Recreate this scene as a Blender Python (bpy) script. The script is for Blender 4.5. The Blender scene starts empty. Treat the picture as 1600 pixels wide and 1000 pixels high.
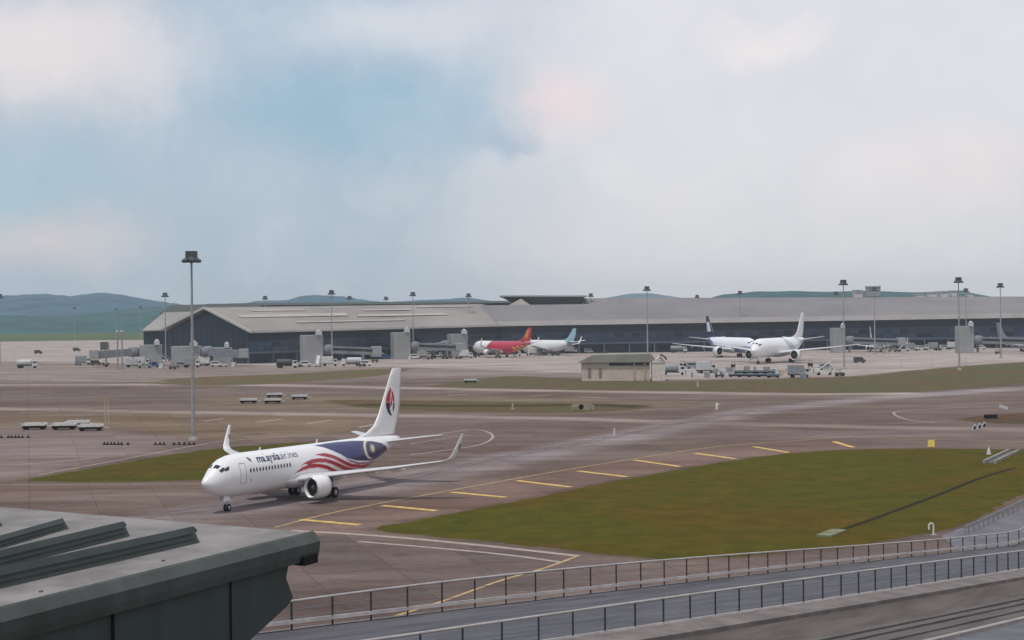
import bpy, math, random
import numpy as np
from mathutils import Vector, geometry, noise
random.seed(7)
S = bpy.context.scene
COL = S.collection
# ------------------------------------------------------------------ camera
F, YH, RL, CH = 2363.0, 491.0, -0.01, 21.92
cam = bpy.data.cameras.new('camera'); co = bpy.data.objects.new('camera', cam); COL.objects.link(co)
cam.sensor_width = 36; cam.lens = 36 * F / 1600; cam.shift_y = -9 / 1600
cam.clip_start = .5; cam.clip_end = 30000
co.location = (0, 0, CH)
from mathutils import Matrix
co.rotation_euler = (Matrix.Rotation(-RL, 3, 'Y') @ Matrix.Rotation(math.pi / 2, 3, 'X')).to_euler()
S.camera = co
S.view_settings.view_transform = 'Standard'; S.view_settings.look = 'None'
S.view_settings.exposure = 0.12; S.view_settings.gamma = 1
S.cycles.volume_bounces = 0; S.cycles.max_bounces = 6
# ------------------------------------------------------------------ node helpers
def N(nt, t, **k):
    n = nt.nodes.new(t)
    for a, b in k.items():
        if a == 'i':
            for s_, v in b.items():
                if hasattr(v, 'is_output') or isinstance(v, bpy.types.NodeSocket): nt.links.new(v, n.inputs[s_])
                else: n.inputs[s_].default_value = v
        else: setattr(n, a, b)
    return n
def mixc(nt, fac, a, b, mode='MIX'):
    n = nt.nodes.new('ShaderNodeMix'); n.data_type = 'RGBA'; n.blend_type = mode; n.clamp_factor = True
    for idx, v in ((0, fac), (6, a), (7, b)):
        if isinstance(v, bpy.types.NodeSocket): nt.links.new(v, n.inputs[idx])
        else: n.inputs[idx].default_value = v if idx == 0 else (*v[:3], 1)
    return n.outputs[2]
def M_(nt, op, a, b=0.0, c=None):
    n = nt.nodes.new('ShaderNodeMath'); n.operation = op
    for i, v in enumerate((a, b) if c is None else (a, b, c)):
        if isinstance(v, bpy.types.NodeSocket): nt.links.new(v, n.inputs[i])
        else: n.inputs[i].default_value = v
    return n.outputs[0]
def ramp(nt, v, lo, hi, smooth=True):
    n = nt.nodes.new('ShaderNodeMapRange'); n.interpolation_type = 'SMOOTHSTEP' if smooth else 'LINEAR'
    nt.links.new(v, n.inputs[0]); n.inputs[1].default_value = lo; n.inputs[2].default_value = hi
    return n.outputs[0]
# ------------------------------------------------------------------ world: hazy sky with thin cloud
SUN_EL, SUN_AZ = math.radians(64), math.radians(215)      # azimuth clockwise from +Y: sun behind the camera, to its left
W = bpy.data.worlds.new('World'); S.world = W; W.use_nodes = True
nt = W.node_tree; nt.nodes.clear()
tc = N(nt, 'ShaderNodeTexCoord').outputs['Generated']
nz = N(nt, 'ShaderNodeTexNoise', i={'Vector': tc, 'Scale': 11.0, 'Detail': 8.0, 'Roughness': .62})
wv = N(nt, 'ShaderNodeVectorMath', operation='SUBTRACT', i={0: nz.outputs['Color'], 1: (.5, .5, .5)})
wv2 = N(nt, 'ShaderNodeVectorMath', operation='SCALE', i={0: wv.outputs[0], 'Scale': .075})
dirv = N(nt, 'ShaderNodeVectorMath', operation='ADD', i={0: tc, 1: wv2.outputs[0]}).outputs[0]
sep = N(nt, 'ShaderNodeSeparateXYZ', i={0: dirv})
def blob(px, py, rx, ry, soft=0.0):
    d = Vector(((px - 800) / F, 1, (YH - py) / F)).normalized()
    s = N(nt, 'ShaderNodeVectorMath', operation='SUBTRACT', i={0: dirv, 1: tuple(d)})
    s = N(nt, 'ShaderNodeVectorMath', operation='DIVIDE', i={0: s.outputs[0], 1: (rx / F, .5, ry / F)})
    l = N(nt, 'ShaderNodeVectorMath', operation='LENGTH', i={0: s.outputs[0]}).outputs['Value']
    n = nt.nodes.new('ShaderNodeMapRange'); n.interpolation_type = 'SMOOTHSTEP'
    nt.links.new(l, n.inputs[0]); n.inputs[1].default_value = 1.0; n.inputs[2].default_value = soft
    return n.outputs[0]
sky = N(nt, 'ShaderNodeTexSky', sky_type='NISHITA', sun_disc=False, sun_elevation=SUN_EL, sun_rotation=SUN_AZ, air_density=1.5, dust_density=2.0)
skc = mixc(nt, 1.0, sky.outputs[0], (.10, .10, .10), 'MULTIPLY')
def srgb(r, g, b): return tuple(((v / 255) / 12.92 if v / 255 < .04045 else ((v / 255 + .055) / 1.055) ** 2.4) for v in (r, g, b))
# cloud veil: greyer blue to the left, pale lilac grey to the right
az = ramp(nt, sep.outputs[0], -.12, .10)
veil = mixc(nt, az, srgb(172, 189, 207), srgb(224, 223, 229))
veil = mixc(nt, M_(nt, 'MULTIPLY', blob(575, 175, 330, 120, .25), 1.0), veil, srgb(150, 183, 206))
veil = mixc(nt, M_(nt, 'MULTIPLY', blob(20, 265, 260, 70), .75), veil, srgb(158, 192, 210))
veil = mixc(nt, M_(nt, 'MULTIPLY', blob(400, 400, 380, 130), .5), veil, srgb(165, 186, 206))
veil = mixc(nt, M_(nt, 'MULTIPLY', blob(60, 70, 330, 135, .1), .95), veil, srgb(232, 223, 224))
veil = mixc(nt, M_(nt, 'MULTIPLY', blob(600, 30, 260, 80), .75), veil, srgb(222, 224, 231))
veil = mixc(nt, M_(nt, 'MULTIPLY', blob(60, 350, 230, 75), .75), veil, srgb(220, 210, 212))
veil = mixc(nt, M_(nt, 'MULTIPLY', blob(868, 160, 135, 78, .05), .95), veil, srgb(240, 222, 223))
veil = mixc(nt, M_(nt, 'MULTIPLY', blob(788, 226, 90, 30, .1), .85), veil, srgb(166, 184, 206))
veil = mixc(nt, M_(nt, 'MULTIPLY', blob(1210, 62, 150, 56, .0), .8), veil, srgb(243, 234, 234))
veil = mixc(nt, M_(nt, 'MULTIPLY', blob(1480, 270, 260, 80, .2), .6), veil, srgb(235, 225, 227))
n2 = N(nt, 'ShaderNodeTexNoise', i={'Vector': dirv, 'Scale': 14.0, 'Detail': 6.0, 'Roughness': .6})
n3 = N(nt, 'ShaderNodeTexNoise', i={'Vector': dirv, 'Scale': 4.0, 'Detail': 3.0})
veil = mixc(nt, ramp(nt, n2.outputs[0], .42, .72), veil, mixc(nt, .20, veil, srgb(242, 236, 238)))
veil = mixc(nt, ramp(nt, n3.outputs[0], .45, .7), veil, mixc(nt, .16, veil, srgb(160, 188, 210)))
n4 = N(nt, 'ShaderNodeTexNoise', i={'Vector': dirv, 'Scale': 18.0, 'Detail': 8.0, 'Roughness': .6})
veil = mixc(nt, .05, veil, mixc(nt, ramp(nt, n4.outputs[0], .35, .65), srgb(150, 170, 190), srgb(255, 250, 250)))
full = mixc(nt, .12, veil, skc)
N(nt, 'ShaderNodeOutputWorld', i={'Surface': N(nt, 'ShaderNodeBackground', i={'Color': full, 'Strength': 1.0}).outputs[0]})
sl = bpy.data.lights.new('sun', 'SUN'); so = bpy.data.objects.new('sun', sl); COL.objects.link(so)
sl.energy = 2.0; sl.angle = math.radians(4); sl.color = (1, .93, .85)
sdir = Vector((math.sin(SUN_AZ) * math.cos(SUN_EL), math.cos(SUN_AZ) * math.cos(SUN_EL), math.sin(SUN_EL)))
so.rotation_euler = sdir.to_track_quat('Z', 'Y').to_euler()
# ------------------------------------------------------------------ pixel -> place helpers
_s, _c = math.sin(RL), math.cos(RL)
def ray(px, py):
    a, b = px - 800, YH - py
    return Vector(((a * _c - b * _s) / F, 1, (a * _s + b * _c) / F))
O = Vector((0, 0, CH))
def onz(px, py, z=0.0):
    r = ray(px, py); return O + r * ((z - CH) / r.z)
def atY(px, py, Y): return O + ray(px, py) * Y
def hor(px): return YH + (px - 800) * RL
def onplane(px, py, p0, n):
    r = ray(px, py); return O + r * ((p0 - O).dot(n) / r.dot(n))
# ------------------------------------------------------------------ materials
MATS = {}
def mat(name, col, rough=.7, metal=0.0, var=.12, scale=1.0, spec=.5, bump=0, attr=None, stretch=None, coat=0, rot=0):
    if name in MATS: return MATS[name]
    m = bpy.data.materials.new(name); m.use_nodes = True; nt = m.node_tree
    b = nt.nodes['Principled BSDF']; b.inputs['Roughness'].default_value = rough; b.inputs['Metallic'].default_value = metal
    b.inputs['Specular IOR Level'].default_value = spec if rough < .74 else .08
    tc = N(nt, 'ShaderNodeTexCoord').outputs['Object']
    if rot: tc = N(nt, 'ShaderNodeMapping', i={'Vector': tc, 'Rotation': (0, 0, rot)}).outputs[0]
    if stretch: tc = N(nt, 'ShaderNodeMapping', i={'Vector': tc, 'Scale': stretch}).outputs[0]
    n = N(nt, 'ShaderNodeTexNoise', i={'Vector': tc, 'Scale': scale, 'Detail': 6.0, 'Roughness': .6})
    k = ramp(nt, n.outputs[0], .3, .7)
    if attr:
        base = N(nt, 'ShaderNodeAttribute', attribute_name=attr).outputs['Color']
    else:
        base = N(nt, 'ShaderNodeRGB'); base.outputs[0].default_value = (*col, 1); base = base.outputs[0]
    dk = mixc(nt, 1.0, base, (1 - var,) * 3, 'MULTIPLY'); lt = mixc(nt, 1.0, base, (1 + var,) * 3, 'MULTIPLY')
    nt.links.new(mixc(nt, k, dk, lt), b.inputs['Base Color'])
    if coat: b.inputs['Coat Weight'].default_value = coat; b.inputs['Coat Roughness'].default_value = .15
    if bump:
        n4 = N(nt, 'ShaderNodeTexNoise', i={'Vector': tc, 'Scale': scale * 6, 'Detail': 4.0})
        nt.links.new(N(nt, 'ShaderNodeBump', i={'Height': n4.outputs[0], 'Strength': bump, 'Distance': .1}).outputs[0], b.inputs['Normal'])
    MATS[name] = m; return m
def grassmat():
    m = bpy.data.materials.new('grass'); m.use_nodes = True; nt = m.node_tree; b = nt.nodes['Principled BSDF']
    b.inputs['Roughness'].default_value = .95; b.inputs['Specular IOR Level'].default_value = .03
    tc = N(nt, 'ShaderNodeTexCoord').outputs['Object']
    a = N(nt, 'ShaderNodeTexNoise', i={'Vector': tc, 'Scale': .035, 'Detail': 4.0, 'Roughness': .6}).outputs[0]
    c = N(nt, 'ShaderNodeTexNoise', i={'Vector': tc, 'Scale': .25, 'Detail': 6.0, 'Roughness': .7}).outputs[0]
    e = N(nt, 'ShaderNodeTexNoise', i={'Vector': tc, 'Scale': 3.0, 'Detail': 3.0, 'Roughness': .8}).outputs[0]
    base = N(nt, 'ShaderNodeAttribute', attribute_name='tint').outputs['Color']
    x = mixc(nt, ramp(nt, a, .38, .62), base, mixc(nt, 1.0, base, (1.22, .90, 1.0), 'MULTIPLY'))
    x = mixc(nt, ramp(nt, c, .35, .7), mixc(nt, 1.0, x, (.78, .84, .8), 'MULTIPLY'), mixc(nt, 1.0, x, (1.12, 1.12, 1.1), 'MULTIPLY'))
    d2 = N(nt, 'ShaderNodeTexNoise', i={'Vector': tc, 'Scale': .11, 'Detail': 8.0, 'Roughness': .75, 'Distortion': .4}).outputs[0]
    x = mixc(nt, ramp(nt, d2, .55, .70), x, mixc(nt, 1.0, x, (1.35, .95, 1.6), 'MULTIPLY'))
    x = mixc(nt, ramp(nt, d2, .46, .32), x, mixc(nt, 1.0, x, (.72, .92, .7), 'MULTIPLY'))
    x = mixc(nt, ramp(nt, e, .4, .75), mixc(nt, 1.0, x, (.82, .82, .82), 'MULTIPLY'), mixc(nt, 1.0, x, (1.15, 1.15, 1.1), 'MULTIPLY'))
    nt.links.new(x, b.inputs['Base Color'])
    nt.links.new(N(nt, 'ShaderNodeBump', i={'Height': e, 'Strength': .6, 'Distance': .15}).outputs[0], b.inputs['Normal'])
    return m
def pavemat():
    m = bpy.data.materials.new('pavement'); m.use_nodes = True; nt = m.node_tree; b = nt.nodes['Principled BSDF']
    b.inputs['Roughness'].default_value = .9; b.inputs['Specular IOR Level'].default_value = .06
    tc = N(nt, 'ShaderNodeTexCoord').outputs['Object']
    base = N(nt, 'ShaderNodeAttribute', attribute_name='tint').outputs['Color']
    m1 = N(nt, 'ShaderNodeMapping', i={'Vector': tc, 'Scale': (.012, .05, 1), 'Rotation': (0, 0, -.06)}).outputs[0]
    a = N(nt, 'ShaderNodeTexNoise', i={'Vector': m1, 'Scale': 1.0, 'Detail': 7.0, 'Roughness': .62}).outputs[0]
    m2 = N(nt, 'ShaderNodeMapping', i={'Vector': tc, 'Scale': (.05, .25, 1), 'Rotation': (0, 0, -.65)}).outputs[0]
    c = N(nt, 'ShaderNodeTexNoise', i={'Vector': m2, 'Scale': 1.0, 'Detail': 6.0, 'Roughness': .65}).outputs[0]
    e = N(nt, 'ShaderNodeTexNoise', i={'Vector': tc, 'Scale': .9, 'Detail': 6.0, 'Roughness': .7}).outputs[0]
    x = mixc(nt, ramp(nt, a, .34, .66), mixc(nt, 1.0, base, (.74, .66, .62), 'MULTIPLY'), mixc(nt, 1.0, base, (1.06, 1.04, 1.04), 'MULTIPLY'))
    x = mixc(nt, ramp(nt, c, .3, .72), mixc(nt, 1.0, x, (.78, .75, .76), 'MULTIPLY'), mixc(nt, 1.0, x, (1.12, 1.11, 1.10), 'MULTIPLY'))
    x = mixc(nt, ramp(nt, e, .3, .75), mixc(nt, 1.0, x, (.87, .87, .87), 'MULTIPLY'), mixc(nt, 1.0, x, (1.10, 1.10, 1.10), 'MULTIPLY'))
    # slab joints
    br = N(nt, 'ShaderNodeTexBrick', offset=0.0, i={'Vector': N(nt, 'ShaderNodeMapping', i={'Vector': tc, 'Rotation': (0, 0, -.31)}).outputs[0],
           'Scale': 1.0, 'Brick Width': 7.5, 'Row Height': 7.5, 'Mortar Size': .07, 'Mortar Smooth': .4, 'Color1': (.86, .86, .87, 1), 'Color2': (1.12, 1.10, 1.08, 1), 'Mortar': (.62, .60, .58, 1), 'Bias': 0.0})
    x = mixc(nt, .75, x, mixc(nt, 1.0, x, br.outputs['Color'], 'MULTIPLY'))
    oil = N(nt, 'ShaderNodeTexNoise', i={'Vector': tc, 'Scale': .22, 'Detail': 8.0, 'Roughness': .72}).outputs[0]
    x = mixc(nt, ramp(nt, oil, .56, .70), x, mixc(nt, 1.0, x, (.72, .70, .69), 'MULTIPLY'))
    nt.links.new(x, b.inputs['Base Color'])
    return m
GRASS, PAVE = grassmat(), pavemat()
WHITE = mat('white_paint', (.78, .78, .79), .35, var=.04, scale=.6, coat=.3)
LGREY = mat('pale_grey_metal', (.46, .46, .47), .5, var=.1, scale=.5)
MGREY = mat('mid_grey_metal', (.22, .235, .25), .5, var=.12)
DGREY = mat('dark_grey', (.05, .055, .06), .6, var=.2)
BLACK = mat('black_rubber', (.015, .015, .016), .8, var=.2)
GLASSD = mat('dark_glass', (.012, .018, .025), .12, var=.2, spec=.8)
GALV = mat('galvanised_steel', (.30, .31, .32), .45, metal=.4, var=.15, scale=2)
CONC = mat('concrete', (.27, .255, .25), .9, var=.18, scale=.35, bump=.2)
CONCD = mat('weathered_concrete', (.13, .12, .115), .9, var=.3, scale=.3, stretch=(1, 1, .3))
YEL = mat('yellow_paint', (.62, .42, .10), .7, var=.18, scale=1.5)
PALEMARK = mat('worn_pale_marking', (.36, .30, .26), .8, var=.2, scale=1.2)
YMARK = mat('worn_yellow_marking', (.44, .31, .15), .8, var=.25, scale=.8)
BEIGE = mat('beige_render', (.50, .42, .36), .85, var=.1, scale=.4)
RED = mat('red_paint', (.42, .03, .04), .4, var=.06)
BLUE = mat('blue_paint', (.03, .07, .22), .4, var=.06)
GREENP = mat('green_paint', (.08, .16, .13), .6, var=.1)
METALB = mat('bare_metal', (.5, .5, .5), .3, metal=.8, var=.1)
# ------------------------------------------------------------------ mesh helpers
ZS = 1.2           # the picture is stretched in height: verticals are built 1.2 times taller
class MB:
    def __init__(s): s.v = []; s.f = []; s.m = []; s.sm = []; s.c = []
    def add(s, vs, fs, mi=0, smooth=False, cols=None):
        o = len(s.v); s.v += [tuple(p) for p in vs]
        s.c += list(cols) if cols is not None else [(1, 1, 1)] * len(vs)
        for f in fs: s.f.append([i + o for i in f]); s.m.append(mi); s.sm.append(smooth)
        return s
    def box(s, c, d, rz=0, mi=0, taper=1.0):
        x, y, z = d[0] / 2, d[1] / 2, d[2] / 2; P = []
        ca, sa = math.cos(rz), math.sin(rz)
        for k in (-1, 1):
            t = taper if k > 0 else 1
            for a, b in ((-x, -y), (x, -y), (x, y), (-x, y)):
                a *= t; b *= t
                P.append((c[0] + a * ca - b * sa, c[1] + a * sa + b * ca, c[2] + k * z))
        return s.add(P, [(3, 2, 1, 0), (4, 5, 6, 7), (0, 1, 5, 4), (1, 2, 6, 5), (2, 3, 7, 6), (3, 0, 4, 7)], mi)
    def tube(s, a, b, r0, r1=None, n=8, mi=0, cap=True):
        a = Vector(a); b = Vector(b); r1 = r0 if r1 is None else r1; d = (b - a).normalized()
        u = d.orthogonal().normalized(); w = d.cross(u); P = []
        for q, r in ((a, r0), (b, r1)):
            for i in range(n):
                t = 2 * math.pi * i / n; P.append(q + (u * math.cos(t) + w * math.sin(t)) * r)
        fs = [(i, (i + 1) % n, n + (i + 1) % n, n + i) for i in range(n)]
        s.add(P, fs, mi, True)
        if cap: s.add(P[:n], [tuple(reversed(range(n)))], mi); s.add(P[n:], [tuple(range(n))], mi)
        return s
    def bar(s, a, b, w, h, mi=0):          # rectangular bar
        a = Vector(a); b = Vector(b); d = (b - a).normalized()
        u = d.cross(Vector((0, 0, 1)));  u = u.normalized() if u.length > 1e-4 else Vector((1, 0, 0))
        t = u.cross(d); P = []
        for q in (a, b):
            for i, j in ((-1, -1), (1, -1), (1, 1), (-1, 1)): P.append(q + u * (w / 2 * i) + t * (h / 2 * j))
        return s.add(P, [(0, 1, 2, 3), (7, 6, 5, 4), (0, 4, 5, 1), (1, 5, 6, 2), (2, 6, 7, 3), (3, 7, 4, 0)], mi)
    def grid(s, rows, closed=False, mi=0, smooth=True, cols=None, flip=False):
        n = len(rows[0]); P = [p for r in rows for p in r]; fs = []
        for i in range(len(rows) - 1):
            for j in range(n if closed else n - 1):
                k = (j + 1) % n; q = (i * n + j, i * n + k, (i + 1) * n + k, (i + 1) * n + j)
                fs.append(q[::-1] if flip else q)
        return s.add(P, fs, mi, smooth, [c for r in cols for c in r] if cols else None)
    def lathe(s, prof, c, axis='x', n=24, mi=0):    # prof: (along, radius)
        rows = []
        for a, r in prof:
            row = []
            for i in range(n):
                t = 2 * math.pi * i / n; y, z = r * math.cos(t), r * math.sin(t)
                row.append((c[0] + a, c[1] + y, c[2] + z) if axis == 'x' else ((c[0] + y, c[1] + a, c[2] + z) if axis == 'y' else (c[0] + y, c[1] + z, c[2] + a)))
            rows.append(row)
        return s.grid(rows, True, mi)
    def prism(s, poly, h0, h1, mi=0, plane='xy', off=0):   # extrude polygon (list of 2-d) in third axis
        def q(p, h): return (p[0], p[1], h) if plane == 'xy' else ((p[0], h, p[1]) if plane == 'xz' else (h, p[0], p[1]))
        n = len(poly); P = [q(p, h0) for p in poly] + [q(p, h1) for p in poly]
        s.add(P, [tuple(range(n))[::-1], tuple(range(n, 2 * n))] + [(i, (i + 1) % n, n + (i + 1) % n, n + i) for i in range(n)], mi)
        return s
    def build(s, name, mats, parent=None, zs=None, bevel=0):
        me = bpy.data.meshes.new(name); z = 1.0 if zs is None else zs
        me.from_pydata([(p[0], p[1], p[2] * z) for p in s.v], [], s.f)
        for m in (mats if isinstance(mats, (list, tuple)) else [mats]): me.materials.append(m)
        me.polygons.foreach_set('material_index', s.m); me.polygons.foreach_set('use_smooth', s.sm)
        if any(c != (1, 1, 1) for c in s.c[:4000000:7]) or any(c != (1, 1, 1) for c in s.c):
            at = me.color_attributes.new('tint', 'FLOAT_COLOR', 'POINT')
            at.data.foreach_set('color', np.array([(*c, 1) for c in s.c], 'f').ravel())
        me.update(); o = bpy.data.objects.new(name, me); COL.objects.link(o)
        if parent: o.parent = parent
        if bevel:
            b = o.modifiers.new('b', 'BEVEL'); b.width = bevel; b.segments = 2; b.limit_method = 'ANGLE'
        return o
def tag(o, label=None, cat=None, group=None, kind=None):
    for k, v in (('label', label), ('category', cat), ('group', group), ('kind', kind)):
        if v: o[k] = v
    return o
def empty(name, loc, rz=0, label=None, cat=None, group=None):
    o = bpy.data.objects.new(name, None); COL.objects.link(o); o.location = loc; o.rotation_euler = (0, 0, rz); o.empty_display_size = .5
    return tag(o, label, cat, group)
def copy_tree(o, parent=None):
    c = o.copy(); COL.objects.link(c); c.parent = parent
    for ch in list(o.children): copy_tree(ch, c)
    return c
def catmull(P, k=8, closed=True):
    P = [Vector(p) for p in P]; n = len(P); out = []
    for i in range(n if closed else n - 1):
        g = (lambda j: P[j % n]) if closed else (lambda j: P[max(0, min(n - 1, j))])
        a, b, c, d = g(i - 1), g(i), g(i + 1), g(i + 2)
        for t in range(k):
            t /= k
            out.append(.5 * ((2 * b) + (c - a) * t + (2 * a - 5 * b + 4 * c - d) * t * t + (3 * b - a - 3 * c + d) * t ** 3))
    if not closed: out.append(P[-1])
    return out
# ================================================================== GROUND
# soft wear and colour zones, all as distances on the ground in metres
def W2(pts): return np.array([tuple(onz(*p).xy) for p in pts])
def segdist(X, Y, P, closed=False):
    d = np.full(X.shape, 1e9); n = len(P)
    for i in range(n if closed else n - 1):
        a, b = P[i], P[(i + 1) % n]; ab = b - a; L = max(ab @ ab, 1e-9)
        t = np.clip(((X - a[0]) * ab[0] + (Y - a[1]) * ab[1]) / L, 0, 1)
        d = np.minimum(d, np.hypot(X - a[0] - t * ab[0], Y - a[1] - t * ab[1]))
    return d
def inside(X, Y, P):
    r = np.zeros(X.shape, bool); n = len(P)
    for i in range(n):
        a, b = P[i], P[(i + 1) % n]
        with np.errstate(divide='ignore', invalid='ignore'):
            r ^= ((a[1] > Y) != (b[1] > Y)) & (X < (b[0] - a[0]) * (Y - a[1]) / (b[1] - a[1]) + a[0])
    return r
def sstep(e0, e1, x):
    t = np.clip((x - e0) / (e1 - e0), 0, 1); return t * t * (3 - 2 * t)
GR = {  # grass areas as outlines
 'main': ([(585,828),(640,816),(700,803),(780,789),(850,775),(930,758),(1000,745),(1100,727),(1200,712),(1270,706),(1330,703),(1450,701),(1600,703),(1720,706),(1720,735),(1640,757),(1600,772),(1560,792),(1520,812),(1480,826),(1400,842),(1300,856),(1200,866),(1100,872),(1030,873),(960,867),(880,858),(800,850),(720,842)], (.086,.079,.012)),
 'left': ([(40,750),(90,741),(160,729),(230,717),(290,708),(350,700),(430,694),(500,690),(560,686),(600,683),(600,690),(560,705),(500,728),(400,752),(320,750),(240,752),(150,753),(80,752)], (.084,.078,.014)),
 'strip': ([(512,626),(600,625),(700,627),(820,629),(930,631),(1010,636),(960,642),(860,645),(760,644),(650,640),(560,636)], (.115,.10,.05)),
 'far': ([(680,604),(720,597),(800,588),(900,592),(1040,597),(1200,593),(1330,589),(1420,580),(1500,573),(1600,566),(1760,560),(1760,585),(1600,598),(1520,606),(1420,612),(1280,614),(1100,611),(900,609),(760,606)], (.115,.108,.058)),
 'far_left': ([(235,598),(300,590),(430,585),(560,578),(640,576),(600,586),(520,593),(420,600),(300,602)], (.135,.12,.065)),
 'right': ([(1500,655),(1560,648),(1600,646),(1720,644),(1720,662),(1640,662),(1560,662)], (.10,.075,.045)),
 'horizon': ([(-200,537),(0,534),(120,532),(240,531),(330,530),(330,519),(120,520),(-200,521)], (.085,.13,.06)),
}
GW = {k: W2(v[0]) for k, v in GR.items()}
def ground_colour(X, Y):
    sh = X.shape; C = np.zeros(sh + (3,)); C[:] = (.174, .138, .122)
    def lay(m, col):
        m = np.clip(m, 0, 1)[..., None]; C[:] = C * (1 - m) + np.array(col) * m
    def soft(pts, w): P = W2(pts); d = segdist(X, Y, P, True); d = np.where(inside(X, Y, P), d, -d); return sstep(-w, w, d)
    def lane(pts, hw, sf): return 1 - sstep(hw - sf, hw + sf, segdist(X, Y, W2(pts)))
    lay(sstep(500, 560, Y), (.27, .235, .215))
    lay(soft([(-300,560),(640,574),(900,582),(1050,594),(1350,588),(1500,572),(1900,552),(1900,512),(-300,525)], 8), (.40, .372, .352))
    # brown bands, left
    lay(soft([(-200,612),(300,606),(260,628),(-200,634)], 5) * .7, (.165, .132, .118))
    lay(soft([(300,618),(900,622),(1150,632),(900,646),(300,640)], 5) * .9, (.195, .16, .115))
    lay(soft([(180,646),(600,650),(560,672),(480,682),(320,690),(180,668)], 4) * .9, (.20, .155, .108))
    lay(soft([(-200,642),(300,650),(320,668),(-200,668)], 4) * .85, (.20, .155, .108))
    # left stand
    lay(soft([(-200,664),(150,670),(300,688),(180,716),(30,742),(-200,762)], 3) * .8, (.255, .212, .205))
    lay(soft([(620,672),(900,655),(1120,650),(900,700),(760,716),(640,720)], 6) * .7, (.158, .118, .108))
    # taxi lanes, paler where aircraft roll
    lay(lane([(-300,603),(100,601),(350,600),(620,606),(900,611),(1150,615),(1400,615)], 6, 3.5) * .95, (.37, .325, .285))
    lay(lane([(-300,634),(0,639),(400,646),(800,652),(1150,662),(1400,668),(1750,676)], 4.2, 2.5) * .9, (.33, .28, .25))
    lay(lane([(-200,860),(200,822),(400,790),(600,756),(800,716),(950,688),(1060,665),(1180,642),(1350,624),(1600,606),(1800,594)], 5.5, 3.5) * .9, (.29, .262, .268))
    lay(lane([(300,798),(480,772),(640,748),(800,718)], 3, 3) * .5, (.175, .15, .158))
    lay(lane([(1150,672),(1300,680),(1500,672),(1750,668)], 7, 5) * .4, (.25, .215, .215))
    # reddish shoulder by the hatched line, warm dirt around it
    lay(soft([(420,836),(560,800),(850,742),(1100,702),(1330,688),(1330,706),(1200,716),(850,780),(590,832)], 2) * .85, (.205, .145, .122))
    lay(soft([(20,752),(560,705),(620,720),(330,766),(0,778)], 2.5) * .6, (.185, .135, .108))
    lay(soft([(480,836),(760,852),(900,872),(1050,878),(700,940),(640,1000),(300,1000),(400,860)], 3) * .8, (.140, .113, .106))  # near apron coloured darker, imitating a vignette along the bottom
    for k, P in GW.items():
        d = segdist(X, Y, P, True); lay((1 - sstep(.5, 2.2 if k != 'far' else 5, d)) * .55, (.11, .08, .055))
    return C 
rr = np.concatenate([np.geomspace(55, 900, 620), np.geomspace(905, 2600, 60)]); aa = np.linspace(math.radians(-25), math.radians(25), 420)
R_, A_ = np.meshgrid(rr, aa, indexing='ij'); GX, GY = R_ * np.sin(A_), R_ * np.cos(A_)
gc = ground_colour(GX, GY)
def np_mesh(name, X, Y, Z, C, mat_):
    n, m = X.shape; me = bpy.data.meshes.new(name)
    idx = np.arange(n * m).reshape(n, m); q = np.stack([idx[:-1, :-1], idx[:-1, 1:], idx[1:, 1:], idx[1:, :-1]], -1).reshape(-1, 4)
    me.vertices.add(n * m); me.vertices.foreach_set('co', np.stack([X, Y, Z], -1).astype('f').ravel())
    me.loops.add(q.size); me.loops.foreach_set('vertex_index', q.ravel().astype('i'))
    me.polygons.add(len(q)); me.polygons.foreach_set('loop_start', (np.arange(len(q)) * 4).astype('i'))
    me.update(calc_edges=True)
    if C is not None:
        at = me.color_attributes.new('tint', 'FLOAT_COLOR', 'POINT')
        at.data.foreach_set('color', np.concatenate([C, np.ones(C.shape[:2] + (1,))], -1).astype('f').ravel())
    me.materials.append(mat_); me.polygons.foreach_set('use_smooth', np.ones(len(q), bool))
    o = bpy.data.objects.new(name, me); COL.objects.link(o); return o
# polar rows: flip winding so normals face up
tag(np_mesh('taxiway_pavement', GX[:, ::-1], GY[:, ::-1], np.zeros_like(GX), gc[:, ::-1], PAVE), kind='structure')
g = MB(); g.add([(-7000, -600, -.06), (7000, -600, -.06), (7000, 7900, -.06), (-7000, 7900, -.06)], [(0, 1, 2, 3)], cols=[(.11, .105, .08)] * 4)
tag(g.build('ground', PAVE), kind='structure')
def sheet(name, pts, z, material, kind='structure', cols=None, jit=0, k=6, closed_curve=True):
    P = [onz(*p) for p in pts]
    if closed_curve: P = catmull(P, k)
    V = []
    for i, p in enumerate(P):
        j = (noise.noise_vector(Vector((p.x * .35, p.y * .35, 3))) + noise.noise_vector(Vector((p.x * 1.3, p.y * 1.3, 9))) * .6) * jit; V.append(Vector((p.x + j.x, p.y + j.y, z)))
    tris = geometry.tessellate_polygon([V]); b = MB()
    fs = []
    for t in tris:
        a, b_, c = (V[i] for i in t)
        fs.append(t if (b_ - a).cross(c - a).z > 0 else t[::-1])
    b.add(V, fs, cols=[cols] * len(V) if cols else None)
    return tag(b.build(name, material), kind=kind)
for k, (pts, colr) in GR.items():
    sheet('grass', pts, .008, GRASS, 'stuff', colr, jit={'main': .6, 'left': .6}.get(k, 1.6), k=30)
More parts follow.
